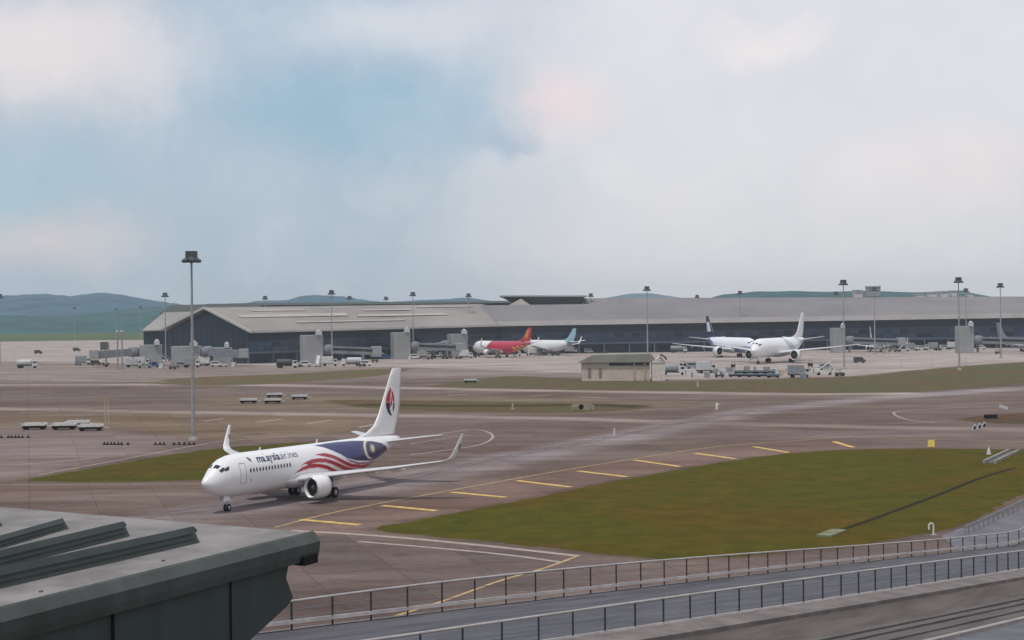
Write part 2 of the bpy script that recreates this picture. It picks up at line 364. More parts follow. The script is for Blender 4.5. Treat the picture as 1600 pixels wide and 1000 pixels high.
# ---- markings
def stripe(name, pts, w, material, z=.012, curve=False):
    P = [onz(*p) for p in pts]
    if curve: P = catmull(P, 8, False)
    L, Rr = [], []
    for i, p in enumerate(P):
        d = (P[min(i + 1, len(P) - 1)] - P[max(i - 1, 0)]).normalized(); n = Vector((-d.y, d.x, 0)) * (w / 2)
        L.append((p.x + n.x, p.y + n.y, z)); Rr.append((p.x - n.x, p.y - n.y, z))
    b = MB(); b.grid([Rr, L], smooth=False)
    return tag(b.build(name, material), kind='structure')
stripe('taxiway_edge_marking', [(430,824),(530,799),(700,767),(850,740),(990,717),(1120,698),(1250,688),(1330,682)], .32, YMARK, curve=True)
for a, b in (((470,812),(562,820)),((598,790),(682,798)),((705,769),(790,777)),((808,751),(892,761)),((903,736),(980,745)),((992,719),(1062,729)),((1085,708),(1150,717)),((1178,698),(1232,707)),((1303,690),(1333,699))):
    stripe('shoulder_marking', [a, b], 1.0, mat('bright_yellow_marking', (.58, .39, .13), .8, var=.25, scale=.8), .016)
stripe('edge_line', [(455,829),(600,838),(760,853),(905,869)], .85, PALEMARK, curve=True)
stripe('edge_line', [(560,846),(700,858),(800,868),(880,879)], .6, PALEMARK, curve=True)
stripe('centre_line', [(905,868),(850,888),(780,908),(690,940),(600,968)], .34, YMARK, .016, curve=True)
stripe('edge_line', [(620,687),(700,676),(740,671),(762,675),(770,682),(762,690),(740,697),(700,703),(640,711)], .45, PALEMARK, curve=True)
stripe('edge_line', [(640,694),(700,684),(735,680)], .35, PALEMARK, curve=True)
for a, b in (((318,658),(350,654)),((400,660),(440,655)),((480,662),(520,656)),((560,668),(590,662)),((30,645),(90,643)),((830,619),(860,617)),((905,620),(950,622)),((700,618),(730,616)),((1060,623),(1100,622))):
    stripe('shoulder_marking', [a, b], .9, PALEMARK)
stripe('edge_line', [(1000,640),(1070,637),(1120,633),(1110,629),(1040,626)], .4, PALEMARK, curve=True)
stripe('edge_line', [(1460,660),(1420,656),(1398,648),(1402,643),(1440,640),(1560,634)], .5, PALEMARK, curve=True)
stripe('edge_line', [(-60,758),(100,757),(320,756)], .4, PALEMARK, curve=True)
stripe('edge_line', [(60,742),(200,716),(330,692),(420,684),(500,678)], .4, PALEMARK, curve=True)
stripe('edge_line', [(-60,729),(60,724),(160,714)], .5, PALEMARK, curve=True)
TYRE = mat('tyre_rubber_mark', (.125, .105, .105), .9, var=.35, scale=.25)
for dy in (-1.2, 1.6):
    stripe('tyre_track', [(230,806+dy*2),(400,784+dy*2),(600,752+dy*1.6),(800,712+dy),(950,684+dy),(1060,662+dy*.8),(1180,641+dy*.6)], .5, TYRE, .010, True)
stripe('tyre_track', [(640,706),(760,690),(900,674),(1060,662),(1200,661),(1400,667)], .6, TYRE, .010, True)
stripe('edge_line', [(1330,683),(1420,686),(1530,688),(1640,692)], .3, YMARK, curve=True)
for y0, y1 in ((590, 597), (583, 584), (572, 573)):
    stripe('edge_line', [(-100, y0), (260, y1)], 2.0, PALEMARK)
# drain through the grass, with concrete heads
stripe('drain', [(1306,831),(1345,818),(1400,798),(1470,772),(1530,748),(1586,731)], .7, mat('drain_dark', (.022, .02, .010), .95), .02, curve=True)  # dark stripe laid flat along the line of the drain
b = MB(); p = onz(1290, 838); q = onz(1308, 831)
b.box(((p.x + q.x) / 2, (p.y + q.y) / 2, .1), ((q - p).length + 1.2, 1.5, .2), math.atan2(q.y - p.y, q.x - p.x)); hd = mat('mossy_concrete', (.19, .20, .12), .9, var=.2)
tag(b.build('drain_head', hd), 'mossy concrete drain head at the near end of the ditch in the grass', 'drain cover')
c0, c1 = onz(1546, 724), onz(1584, 706); r = empty('culvert', c0, 0, 'long pale twin-walled concrete culvert at the far end of the grass ditch', 'culvert')
d = (c1 - c0); n = Vector((-d.y, d.x, 0)).normalized()
for sgn in (-1, 1):
    b = MB(); b.bar(n * sgn * .75 + Vector((0, 0, .2)), d + n * sgn * .75 + Vector((0, 0, .2)), .35, .45); b.build('side_wall', CONC, r)
b = MB(); b.bar(Vector((0, 0, .05)), d + Vector((0, 0, .05)), 1.1, .08); b.build('channel_floor', CONCD, r)
# far ditch with its headwall
stripe('drain', [(560,632),(680,634),(800,634),(930,633),(1005,636)], 8.0, mat('dark_ditch', (.05, .038, .015), .95), .02, curve=True)  # ditch drawn as a flat dark brown stripe
r = empty('culvert_headwall', onz(910, 640), 0, 'small beige headwall with a round black pipe mouth in the far ditch', 'culvert')
b = MB(); b.box((0, 0, .65), (4.4, .6, 1.3)); b.box((-2.4, -.8, .5), (.4, 1.8, 1.0)); b.box((2.4, -.8, .5), (.4, 1.8, 1.0)); b.build('headwall', mat('damp_render', (.30, .26, .20), .9, var=.2), r)
b = MB(); b.lathe([(-.35, .01), (-.35, .55), (-.30, .6), (-.2, .6)], (-.3, 0, .65), 'y', 16); b.build('pipe_mouth', BLACK, r)
# road at lower right, meeting the ramp
sheet('access_road', [(1470,838),(1500,826),(1535,815),(1570,803),(1600,790),(1720,740),(1720,880),(1600,866),(1500,862)], .03, mat('bluish_asphalt', (.15, .145, .165), .85, var=.15, scale=.4), k=1, closed_curve=False)
# ================================================================== RAMP ROAD WITH TWO FENCES
def fl(A, B, E, c):
    def depth(px):
        u = px - 800; n = (u - A) / (B - u * E); return c * (1 + E * n)
    return depth
D1 = fl(-346, 55.7, .02916, 63.5); D2 = fl(96, 54.9, .0327, 61.0)
def lerp(x, T): return float(np.interp(x, [t[0] for t in T], [t[1] for t in T]))
T1b = [(300,1004),(454,987),(580,971),(691,957),(789,946),(880,935),(963,924),(1039,917),(1110,910),(1172,903),(1230,892),(1285,885),(1335,881),(1401,873),(1461,867),(1520,861),(1594,853),(1720,838)]
T1t = [(300,958),(454,939),(580,923),(700,909),(850,892),(1000,879),(1100,871),(1250,858),(1400,848),(1500,840),(1600,829),(1720,812)]
T2b = [(500,1062),(656,1038),(784,1018),(896,1000),(996,985),(1081,971),(1158,962),(1226,950),(1315,938),(1393,926),(1459,915),(1518,905),(1592,893),(1720,872)]
T2t = [(500,1014),(640,992),(720,980),(850,960),(1000,940),(1120,924),(1250,904),(1400,886),(1500,873),(1600,860),(1720,842)]
F1px = [385,454,519,580,638,691,743,789,836,880,922,963,1003,1039,1077,1110,1141,1172,1202,1230,1257,1285,1310,1335,1358,1380,1401,1422,1441,1461,1482,1502,1520,1539,1557,1576,1594,1612,1629]
F2px = [500,580,656,722,784,841,896,949,996,1039,1081,1120,1158,1193,1226,1257,1286,1315,1342,1368,1393,1416,1439,1459,1479,1499,1518,1537,1557,1576,1592,1610,1627]
def fpt(px, T, D): return atY(px, lerp(px, T), D(px))
def smooth_line(pxs, T, D):
    P = [fpt(x, T, D) for x in pxs]
    # fit a gentle curve so rails run true
    t = np.arange(len(P)); out = []
    fx, fy, fz = [np.polyfit(t, [p[i] for p in P], dg) for i, dg in ((0, 2), (1, 2), (2, 3))]
    return [Vector((np.polyval(fx, k), np.polyval(fy, k), np.polyval(fz, k))) for k in t]
B2 = smooth_line(F2px, T2b, D2)
_d = B2[-1] - B2[0]; _nn = Vector((_d.y, -_d.x, 0)).cross(_d).normalized()      # deck plane: level across, falling along
B1 = [onplane(x, lerp(x, T1b), B2[0], _nn) for x in F1px]
DB = {x: p.y for x, p in zip(F1px, B1)}
B1 = smooth_line(F1px, T1b, lambda x: DB[x]); H1 = smooth_line(F1px, T1t, lambda x: DB[x]); H2 = smooth_line(F2px, T2t, D2)
def extend(P, k):
    d = P[-1] - P[-2]; return P + [P[-1] + d * i for i in range(1, k + 1)]
B1, H1, B2, H2 = extend(B1, 9), extend(H1, 9), extend(B2, 12), extend(H2, 12)
for a_, b_ in list(zip(B1, H1)) + list(zip(B2, H2)):
    if a_.z < .0: b_.z -= a_.z; a_.z = .0
RAILP = mat('pale_handrail', (.40, .37, .36), .5, metal=.2, var=.15, scale=1)
POSTM = mat('dark_fence_post', (.035, .04, .045), .6, var=.2)
def fence(base, top, label, mesh, kf=.10):
    r = empty('handrail_fence', base[0], 0, label, 'fence', 'handrail fences along the ramp road')
    o = base[0]; T = [Vector((b_.x, b_.y, t_.z)) - o for b_, t_ in zip(base, top)]; Bs = [b_ - o for b_ in base]
    m = MB()
    for a, b in zip(T, T[1:]): m.tube(a, b, .055, n=6, cap=False)
    m.build('top_rail', RAILP, r)
    m = MB()
    for a, b in zip(Bs, Bs[1:]): m.bar(a.lerp(a + Vector((0, 0, 1.4)), kf), b.lerp(b + Vector((0, 0, 1.4)), kf), .12, .15)
    m.build('kerb_rail', mat('pale_lower_rail', (.55, .50, .48), .6, var=.15, scale=1), r)  # paler colour than the top rail, to offset shading on its sides
    m = MB()
    for fr in (.45, .72):
        for i in range(len(T) - 1):
            m.tube(Bs[i].lerp(T[i], fr), Bs[i + 1].lerp(T[i + 1], fr), .013 if mesh else .018, n=5, cap=False)
    m.build('wire', MGREY, r)
    for i, (a, b) in enumerate(zip(Bs, T)):
        p = MB(); p.box((0, 0, (b.z - a.z) / 2), (.075, .075, b.z - a.z + .02)); p.box((0, 0, .03), (.22, .22, .06)); q = p.build('post', POSTM, r); q.location = a
fence(B1, H1, 'far handrail fence of dark posts along the outer edge of the ramp road', False, .27)
fence(B2, H2, 'near handrail fence of dark posts on the concrete ledge of the ramp road', True)
def samp(P, t):
    t = max(0, min(.9999, t)) * (len(P) - 1); i = int(t); return P[i].lerp(P[i + 1], t - i)
# parametrise both lines by depth so cross-sections pair up
def byY(P, Y):
    if Y <= P[0].y: d = (P[0] - P[1]); return P[0] + d * ((P[0].y - Y) / -(P[0] - P[1]).y) * 1.0 if abs(d.y) > 0 else P[0]
    for a, b in zip(P, P[1:]):
        if a.y <= Y <= b.y: return a.lerp(b, (Y - a.y) / (b.y - a.y))
    return P[-1] + (P[-1] - P[-2]) * ((Y - P[-1].y) / (P[-1].y - P[-2].y))
dirn = (B2[-1] - B2[0]); dirn.z = 0; dirn.normalize(); nrm = Vector((dirn.y, -dirn.x, 0))   # points to the near / right side
rows = []
ex0 = [B2[0] - (B2[1] - B2[0]) * k for k in (8, 4, 2)]; ex1 = [B2[-1] + (B2[-1] - B2[-2]) * k for k in (3, 8)]
L2 = ex0 + B2 + ex1
def cross1(p):      # matching point on far line, straight across
    best = None; Lf = [B1[0] - (B1[1] - B1[0]) * 10] + B1 + [B1[-1] + (B1[-1] - B1[-2]) * 12]
    for a, b in zip(Lf, Lf[1:]):
        den = (b - a).cross(nrm).z
        if abs(den) < 1e-6: continue
        t = (p - a).cross(nrm).z / den
        if -.001 <= t <= 1.001: return a.lerp(b, t)
    return Lf[-1]
def strips(name, offs, material, label=None, cat=None):
    """offs: list of (t, drop) across, t<0 towards the far fence as fraction, t>0 metres to the near side"""
    rows = []
    for t, dr in offs:
        row = []
        for p in L2:
            if t <= 0:
                q = cross1(p).lerp(p, 1 + t)
                if t < -1: q = cross1(p) + (cross1(p) - p).normalized() * (-1 - t)
            else: q = p + nrm * t
            row.append(Vector((q.x, q.y, q.z + .05 - dr if dr < 50 else -.5)))
        rows.append(row)
    m = MB(); m.grid(rows, smooth=False, flip=True); o = m.build(name, material)
    return tag(o, label, cat, kind=None if label else 'structure')
RAMPM = mat('ramp_surface', (.098, .096, .11), .8, var=.28, scale=1.4, stretch=(.06, 1.6, 1), rot=-.955)
RAMP2 = mat('ramp_verge_surface', (.12, .11, .108), .9, var=.22, scale=1.4, stretch=(.06, 1.6, 1), rot=-.955)
LEDGE = mat('ledge_concrete', (.175, .155, .15), .9, var=.2, scale=.6)
strips('ramp_road', [(-.999, 0), (-.5, .02), (-.02, 0)], RAMPM)
strips('ramp_kerb', [(-1.35, 99), (-1.35, -.02), (-1.0, -.02)], LEDGE)
strips('ramp_ledge', [(-.02, -.06), (.12, -.06), (.9, -.04), (1.75, 0), (1.75, .22)], LEDGE)
strips('ramp_verge', [(1.75, .22), (2.2, .5), (2.6, .7), (3.0, .78), (3.6, .85)], mat('brown_verge', (.115, .10, .094), .95, var=.2, scale=1.2, stretch=(.12, 1.2, 1), rot=-.955))
strips('service_strip', [(3.6, .85), (3.6, .78), (4.0, .78), (4.0, .88), (4.6, .9), (4.6, .82), (4.8, .82), (4.8, .93), (5.6, .97), (5.6, .90), (5.8, .90), (5.8, 1.0), (6.8, 1.1)], RAMP2)
strips('lower_kerb', [(6.8, 1.1), (6.8, .94), (7.15, .94), (7.15, 1.12)], mat('pale_kerb', (.30, .275, .27), .9, var=.15))
strips('lower_road', [(7.15, 1.12), (9, 1.16), (14, 1.2), (14, 99)], mat('lower_road_asphalt', (.13, .135, .15), .85, var=.15, scale=.5))
# small crash barrier at the road edge behind the fence, right
r = empty('crash_barrier', onz(1508, 836), 0, 'low pale crash barrier curving away along the grey access road', 'barrier')
bp = [onz(*q) for q in ((1508,836),(1530,827),(1552,816),(1575,805),(1600,793),(1640,774))]; o = bp[0]
m = MB()
for a, b in zip(bp, bp[1:]): m.bar(a - o + Vector((0, 0, .75)), b - o + Vector((0, 0, .75)), .06, .35)
m.build('rail', GALV, r)
for i, a in enumerate(catmull(bp, 3, False)):
    m = MB(); m.box((0, 0, .45), (.1, .1, .9)); m.build('post', MGREY, r).location = a - o
# ================================================================== FOREGROUND ROOF
RZ = CH - 5.0
rt = mat('pale_roof_sheet', (.215, .205, .20), .8, var=.22, scale=.7)
gd = mat('dark_green_cladding', (.046, .056, .053), .6, var=.28, scale=.9, stretch=(1, 1, .35))
gf = mat('green_grey_louvre', (.034, .048, .046), .55, var=.2, scale=.8, stretch=(1, 1, 3))
C1 = onz(485, 832, RZ); Pn = onz(0, 950, RZ); Qf = onz(0, 792, RZ); Qm = onz(290, 806, RZ)
nd = (C1 - Pn).normalized(); Pn = C1 - nd * 32; fd = (Qf - C1).normalized(); Qf = C1 + fd * 26
nout = Vector((nd.y, -nd.x, 0))
rb = empty('canopy_building', (C1.x, C1.y, 0), 0, 'dark green clad building corner with a pale flat roof in the near left foreground', 'building')
og = Vector((C1.x, C1.y, 0))
def rel(P): return [p - og for p in P]
m = MB(); Pk = Qf + (Pn - C1)
V = rel([C1, Pn, Pk, Qf]); lo = [v - Vector((0, 0, .25)) for v in V]
m.add([v + Vector((0, 0, .0)) for v in V] + lo, [(0, 3, 2, 1), (4, 5, 6, 7), (0, 4, 7, 3), (0, 1, 5, 4), (1, 2, 6, 5)]); m.build('roof', rt, rb)
prof = [(0, .03), (.05, .0), (.20, -.2), (.18, -.42), (.13, -.60), (.0, -.60)]
m = MB(); rows = []
for q, ex in ((Pn, 0), (C1 + nd * .1, 0)):
    rows.append([q - og + nout * a + Vector((0, 0, h)) for a, h in prof])
m.grid(rows, smooth=False, flip=True); n_ = len(prof)
m.add(rows[1], [tuple(range(n_))]); m.build('fascia', gd, rb)
m = MB(); cc = C1 - nd * .1 - og                      # end return of the fascia along the far edge
m.bar(cc + Vector((0, 0, -.3)), cc + fd * 26 + Vector((0, 0, -.3)), .2, .5); m.build('edge_trim', gd, rb)
pc = onplane(478, 874, C1 + nout * .1, nout) - og
m = MB(); m.box(pc + Vector((0, 0, .0)), (.55, .3, .2), math.atan2(nd.y, nd.x)); m.build('gutter_outlet', BLACK, rb)
wp = C1 + nout * -.02
pw = [onplane(x, y, wp, nout) - og for x, y in ((452, 878), (447, 903), (458, 934), (448, 948), (390, 1001), (330, 1056))]
zb = pw[-1].z
pl = [Pn - og + nout * -.02 + Vector((0, 0, -.55))] + pw + [Vector((pw[-1].x, pw[-1].y, 0.1)), Vector(((Pn - og).x, (Pn - og).y, 0.1)) + nout * -.02]
m = MB(); n_ = len(pl); bk = [p - nout * .4 for p in pl]
m.add(pl + bk, [tuple(range(n_))[::-1], tuple(range(n_, 2 * n_))] + [(i, (i + 1) % n_, n_ + (i + 1) % n_, n_ + i) for i in range(n_)]); m.build('wall', mat('dark_wall_cladding', (.024, .037, .035), .6, var=.28, scale=.6, stretch=(1, 1, .25)), rb)
for x in (175, 360):
    a = onplane(x, 962 if x == 175 else 912, wp + nout * .012, nout) - og
    m = MB(); m.bar(Vector((a.x, a.y, a.z + .25)), Vector((a.x, a.y, a.z - 6)), .09 if x == 175 else .05, .03); m.build('panel_joint', BLACK, rb)
# solid body under the roof
m = MB(); a0 = pw[-1] - nout * .4; q0 = [Vector((a0.x, a0.y, 0)), Vector((a0.x, a0.y, 0)) - nd * 28, Vector((a0.x, a0.y, 0)) - nd * 28 + fd * 18, Vector((a0.x, a0.y, 0)) + fd * 18]
m.add(q0 + [q + Vector((0, 0, RZ - .3)) for q in q0], [(0, 3, 2, 1), (4, 5, 6, 7), (0, 1, 5, 4), (1, 2, 6, 5), (2, 3, 7, 6), (3, 0, 4, 7)]); m.build('building_body', MATS['dark_wall_cladding'], rb)
for (xb0, yb0, xt0, yt0, xb1, yb1, xt1, yt1, xe, ye) in (
    (0, 920, 0, 902, 312, 848, 302, 820, 322, 829), (0, 889, 0, 861, 203, 838, 200, 812, 216, 822),
    (0, 858, 0, 830, 108, 826, 100, 807, 118, 817), (-60, 838, -60, 812, 4, 822, 4, 801, 10, 806)):
    a = onz(xb0, yb0, RZ); b = onz(xb1, yb1, RZ); d = (b - a).normalized(); nb = Vector((-d.y, d.x, 0)); e = onz(xe, ye + 14, RZ)
    a = b - d * 24
    hgt = (lambda p, y, x: None)
    tb = atY(xt1, yt1, b.y + .25).z - RZ; tb = max(.2, min(tb, .8))
    A = [a, b, b + nb * .28 + d * .0, a + nb * .28]
    Tt = [a + nb * .14 + Vector((0, 0, tb)), b + nb * .14 - d * .05 + Vector((0, 0, tb)), b + nb * .28 + d * .30 + Vector((0, 0, tb * .62)), a + nb * .34 + Vector((0, 0, tb * .8))]
    V = rel(A + Tt); m = MB()
    m.add(V, [(0, 1, 5, 4), (1, 2, 6, 5), (2, 3, 7, 6), (3, 0, 4, 7), (4, 5, 6, 7)])
    for fr in (.33, .62):
        p0 = V[0].lerp(V[4], fr) - nb * .02; p1 = V[1].lerp(V[5], fr) - nb * .02; m.bar(p0, p1 - d * .12, .05, .035)
    m.build('roof_louvre', gf, rb)
for x, y in ((255, 877), (64, 925)):
    p = onz(x, y, RZ) - og; m = MB(); m.lathe([(0, .045), (.02, .04), (.03, .02), (.035, .001)], p, 'z', 10); m.build('roof_fixing', DGREY, rb)
# ================================================================== TERMINAL
TA = onz(388, 569); TA = Vector((TA.x, TA.y, 0))
def gp(px, Y): p = atY(px, 500, Y); return Vector((p.x, p.y, 0))
TA, TB, TC = gp(388, 709), gp(785, 830), gp(1606, 862)
TC = TB + (TC - TB) * 1.5
ROOFM = mat('pale_metal_roof', (.27, .242, .228), .65, var=.16, scale=.03, stretch=(1, 1, 1))
ROOFB = mat('grey_metal_roof', (.175, .162, .168), .65, var=.12, scale=.03)
FASC = mat('roof_edge', (.44, .42, .41), .6, var=.08, scale=.1)
WALLD = mat('dark_blue_wall', (.018, .033, .06), .4, var=.3, scale=.08)
GLZ = mat('blue_glazing', (.005, .022, .07), .3, var=.5, scale=.12, spec=.7, stretch=(1, 1, 3))
GLZ2 = mat('lower_glazing', (.006, .014, .04), .3, var=.6, scale=.15, spec=.5)
GLZ3 = mat('pale_blue_pane', (.03, .07, .12), .3); GLZ4 = mat('dark_pane', (.003, .008, .02), .3)
SLAB2 = mat('mullion_blue', (.035, .05, .08), .5)
SLAB = mat('floor_band', (.085, .125, .18), .6, var=.15, scale=.1)
def V3(p, z): return Vector((p.x, p.y, z))
def facade(root, P0, P1, e0, e1, nb, dep=3.0):
    """one run of glazed wall between ground and eave"""
    d = (P1 - P0); L = d.length; d = d / L; n = Vector((d.y, -d.x, 0))     # n faces the apron
    def at(s, off, z): return P0 + d * s + n * off + Vector((0, 0, z))
    def strip(name, z0, z1, off, m, th=.3, k=1):
        mb = MB(); h0, h1 = (z0(0), z0(1)), (z1(0), z1(1))
        q = [at(0, off, h0[0]), at(L, off, h0[1]), at(L, off, h1[1]), at(0, off, h1[0])]; r = [p - n * th for p in q]
        mb.add(q + r, [(0, 1, 2, 3), (7, 6, 5, 4), (3, 2, 6, 7), (4, 5, 1, 0), (0, 3, 7, 4), (1, 5, 6, 2)]); return mb.build(name, m, root)
    E = lambda t: e0 + (e1 - e0) * t
    strip('ground_floor_wall', lambda t: 0, lambda t: .30 * E(t), -2.6, GLZ2)
    strip('floor_band', lambda t: .30 * E(t), lambda t: .36 * E(t), .2, SLAB, 3)
    strip('floor_band', lambda t: .66 * E(t), lambda t: .70 * E(t), -.5, mat('upper_band', (.035, .065, .11), .6), .8)
    strip('glazing', lambda t: .70 * E(t), lambda t: .90 * E(t), -.8, mat('upper_wall', (.004, .016, .042), .4, var=.3, scale=.05))
    strip('eave_shade_band', lambda t: .90 * E(t), lambda t: .985 * E(t), -.5, DGREY)  # dark grey strip stands in for the shaded recess under the eave
    mb = MB(); k = int(L / 4.8)
    h0, h1 = .36 * e0, .36 * e1; q = [at(0, -.8, h0), at(L, -.8, h1), at(L, -.8, .66 * e1), at(0, -.8, .66 * e0)]; r_ = [p - n * .3 for p in q]
    mb.add(q + r_, [(0, 1, 2, 3), (7, 6, 5, 4), (3, 2, 6, 7), (4, 5, 1, 0), (0, 3, 7, 4), (1, 5, 6, 2)])
    for i in range(k + 1):
        s = L * i / k; e = E(i / k); mb.box(at(s, -.76, .51 * e), (.12, .12, .296 * e), math.atan2(d.y, d.x), mi=1)
    for i in range(k):
        for r0, r1 in ((.375, .50), (.515, .645)):
            if random.random() < .45:
                q = [at(L * (i + a) / k, -.785, f * E((i + a) / k)) for a, f in ((.05, r0), (.95, r0), (.95, r1), (.05, r1))]; mb.add(q, [(0, 1, 2, 3)], random.choice((2, 3)))
    mb.build('glazing', [GLZ, SLAB2, GLZ3, GLZ4], root)
    k = max(2, int(L / 14))
    for i in range(k + 1):
        s = L * i / k; e = E(i / k); mb = MB(); mb.box(at(s, -.1, .15 * e), (.6, .6, .30 * e), math.atan2(d.y, d.x)); mb.box(at(s, -.1, .4), (1.0, 1.0, .8), math.atan2(d.y, d.x)); mb.build('column', SLAB, root)
term = empty('terminal_pier', (0, 0, 0), 0, 'long low pier with dark gable end and pale pitched roof, left of main terminal', 'terminal')
facade(term, TA, TB, 15.2, 16.2, 8)
dA = (TB - TA).normalized(); nA = Vector((-dA.y, dA.x, 0))     # away from apron
TL = gp(262, 758); AP = gp(328, 733); zap = atY(328, 480.5, 733).z
g2 = TL - TA
rend = TB + dA * 8
RB_ = gp(752, 872); zr2 = atY(752, 475, 872).z
def quad(name, q, m, root, th=.5):
    mb = MB(); n = (q[1] - q[0]).cross(q[2] - q[0]).normalized(); lo = [p - Vector((0, 0, th)) for p in q]; k = len(q)
    mb.add(q + lo, [tuple(range(k)), tuple(range(k, 2 * k))[::-1]] + [(i, k + i, k + (i + 1) % k, (i + 1) % k) for i in range(k)]); return mb.build(name, m, root)
ov = -nA * 4.5 - dA * 1.2
E0, E1 = V3(TA + ov, 14.9), V3(TB - nA * 4.5, 15.9)
R0, R1 = V3(AP - dA * 3, zap), V3(RB_, zr2)
rf = quad('roof', [E0, E1, R1, R0], ROOFM, term)
rs = MB()                                      # standing seams
for i in range(1, 70):
    t = i / 70; a = E0.lerp(E1, t); b = R0.lerp(R1, t); rs.bar(a + Vector((0, 0, .05)), b + Vector((0, 0, .05)), .12, .08)
rs.build('seam', ROOFM, rf)
for t0, t1, a0, a1 in ((.05, .42, .55, .66), (.12, .30, .8, .86), (.45, .8, .50, .58), (.5, .68, .75, .80), (.72, .95, .86, .9), (.2,.6,.3,.34)):
    q = [E0.lerp(E1, t0).lerp(R0.lerp(R1, t0), a0), E0.lerp(E1, t1).lerp(R0.lerp(R1, t1), a0), E0.lerp(E1, t1).lerp(R0.lerp(R1, t1), a1), E0.lerp(E1, t0).lerp(R0.lerp(R1, t0), a1)]
    quad('skylight', [p + Vector((0, 0, .35)) for p in q], mat('skylight_panel', (.37, .33, .30), .5, var=.1, scale=.1), rf, .2)
zl = atY(262, 514, 758).z
BL = V3(TL + nA * 4 - dA * 1.2, zl); RB2 = V3(RB_ + g2 * .5, zl)
quad('roof', [R0, R1, RB2, BL], ROOFM, term)
gdk = mat('dark_gable', (.007, .020, .040), .5, var=.15, scale=.05)
mb = MB(); q = [V3(TA, 0), V3(TL, 0), V3(TL, zl - .6), V3(AP, zap - .8), V3(TA, 14.6)]; q2 = [p + dA * .4 for p in q]
mb.add(q + q2, [(4, 3, 2, 1, 0), (5, 6, 7, 8, 9)] + [(i, (i + 1) % 5, 5 + (i + 1) % 5, 5 + i) for i in range(5)]); gw = mb.build('gable_wall', gdk, term)
mb = MB()
for i in range(1, 16):
    a = V3(TA, 0).lerp(V3(TL, 0), i / 16); mb.bar(a + V3(-dA * .15, 1), a + V3(-dA * .15, 14 + 5 * (1 - abs(i / 8 - 1))), .2, .2)
mb.build('gable_rib', gdk, gw)
mb = MB(); mb.bar(E0 - dA * .4 + Vector((0,0,-.1)), R0 - dA * .4+ Vector((0,0,-.1)), .6, 1.1); mb.bar(BL - dA * .4+ Vector((0,0,-.1)), R0 - dA * .4+ Vector((0,0,-.1)), .6, 1.1); mb.bar(E0, E1, .5, 1.0); mb.build('roof_edge', FASC, term)
# hip slope at the pier's right end
quad('roof', [E1, V3(TB + dA * 2, 16.4), V3(RB_ + dA * 4, zr2 - .6), R1], ROOFB, term)
# main building
mainb = empty('main_terminal', (0, 0, 0), 0, 'main terminal with long grey roof and raised dark lantern, running out at right', 'terminal')
facade(mainb, TB, TC, 16.2, 18.9, 10)
dB = (TC - TB).normalized(); nB = Vector((-dB.y, dB.x, 0))
Ea, Eb = V3(TB - nB * 4 - dB * 3, 16.9), V3(TC - nB * 4, 19.3)
z1, z2 = 27.2, 29.4
Ra, Rb = V3(TB + nB * 38 - dB * 12, z1), V3(TC + nB * 38, 28.2)
rf = quad('roof', [Ea, Eb, Rb, Ra], ROOFB, mainb)
quad('roof', [Ra, Rb, V3(TC + nB * 78, 18), V3(TB + nB * 78, 18)], ROOFB, mainb)
mb = MB(); mb.bar(Ea + Vector((0, 0, -.1)), Eb + Vector((0, 0, -.1)), .6, 2.7); mb.build('roof_edge', FASC, mainb)
# rear higher roof
s0 = 46
Rc, Rd = V3(gp(905, 900), 0), V3(TC + nB * 60, 0)
ztop = atY(905, 466, 900).z
quad('roof', [V3(Rc - dB * 0 - nB * 16, z1 - 1), V3(Rd - nB * 16, 26), V3(Rd, atY(1600, 464.5, 905).z), V3(Rc, ztop)], ROOFB, mainb)
quad('roof', [V3(Rc, ztop), V3(Rd, atY(1600, 464.5, 905).z), V3(Rd + nB * 40, 20), V3(Rc + nB * 40, 20)], ROOFB, mainb)
# lantern: glazing flares outward under a flat rim, resting on a small pyramid base
Yl = 885
lan = [atY(x, y, Yl) for x, y in ((822, 479), (896, 479), (914, 464), (784, 464))]
mb = MB(); dp = Vector((0, 36, 0))
lo = [lan[0], lan[1], lan[1] + dp * .8, lan[0] + dp * .8]; hi = [lan[3], lan[2], lan[2] + dp, lan[3] + dp]
for p in lo: p.y += 2
lo = [p - Vector((0, 0, 2.0)) for p in lo]
mb.add(lo + hi, [(0, 1, 5, 4), (1, 2, 6, 5), (2, 3, 7, 6), (3, 0, 4, 7), (3, 2, 1, 0)]); ln = mb.build('lantern_glazing', mat('lantern_glass', (.035, .05, .058), .25, var=.3, scale=.1), mainb)
hi2 = [p + Vector((s * 1.2, t * 1.0, 0)) for p, s, t in zip(hi, (-1, 1, 1, -1), (-1, -1, 1, 1))]
quad('lantern_roof', [p + Vector((0, 0, .9)) for p in hi2], ROOFM, ln, .9)
pk = atY(814, 466.5, Yl - 4); bl, br = atY(788, 480, Yl - 8), atY(834, 480, Yl - 8)
quad('roof', [bl, br, pk], ROOFM, mainb, .3); quad('roof', [br, br + Vector((0, 14, 0)), pk], ROOFM, mainb, .3)
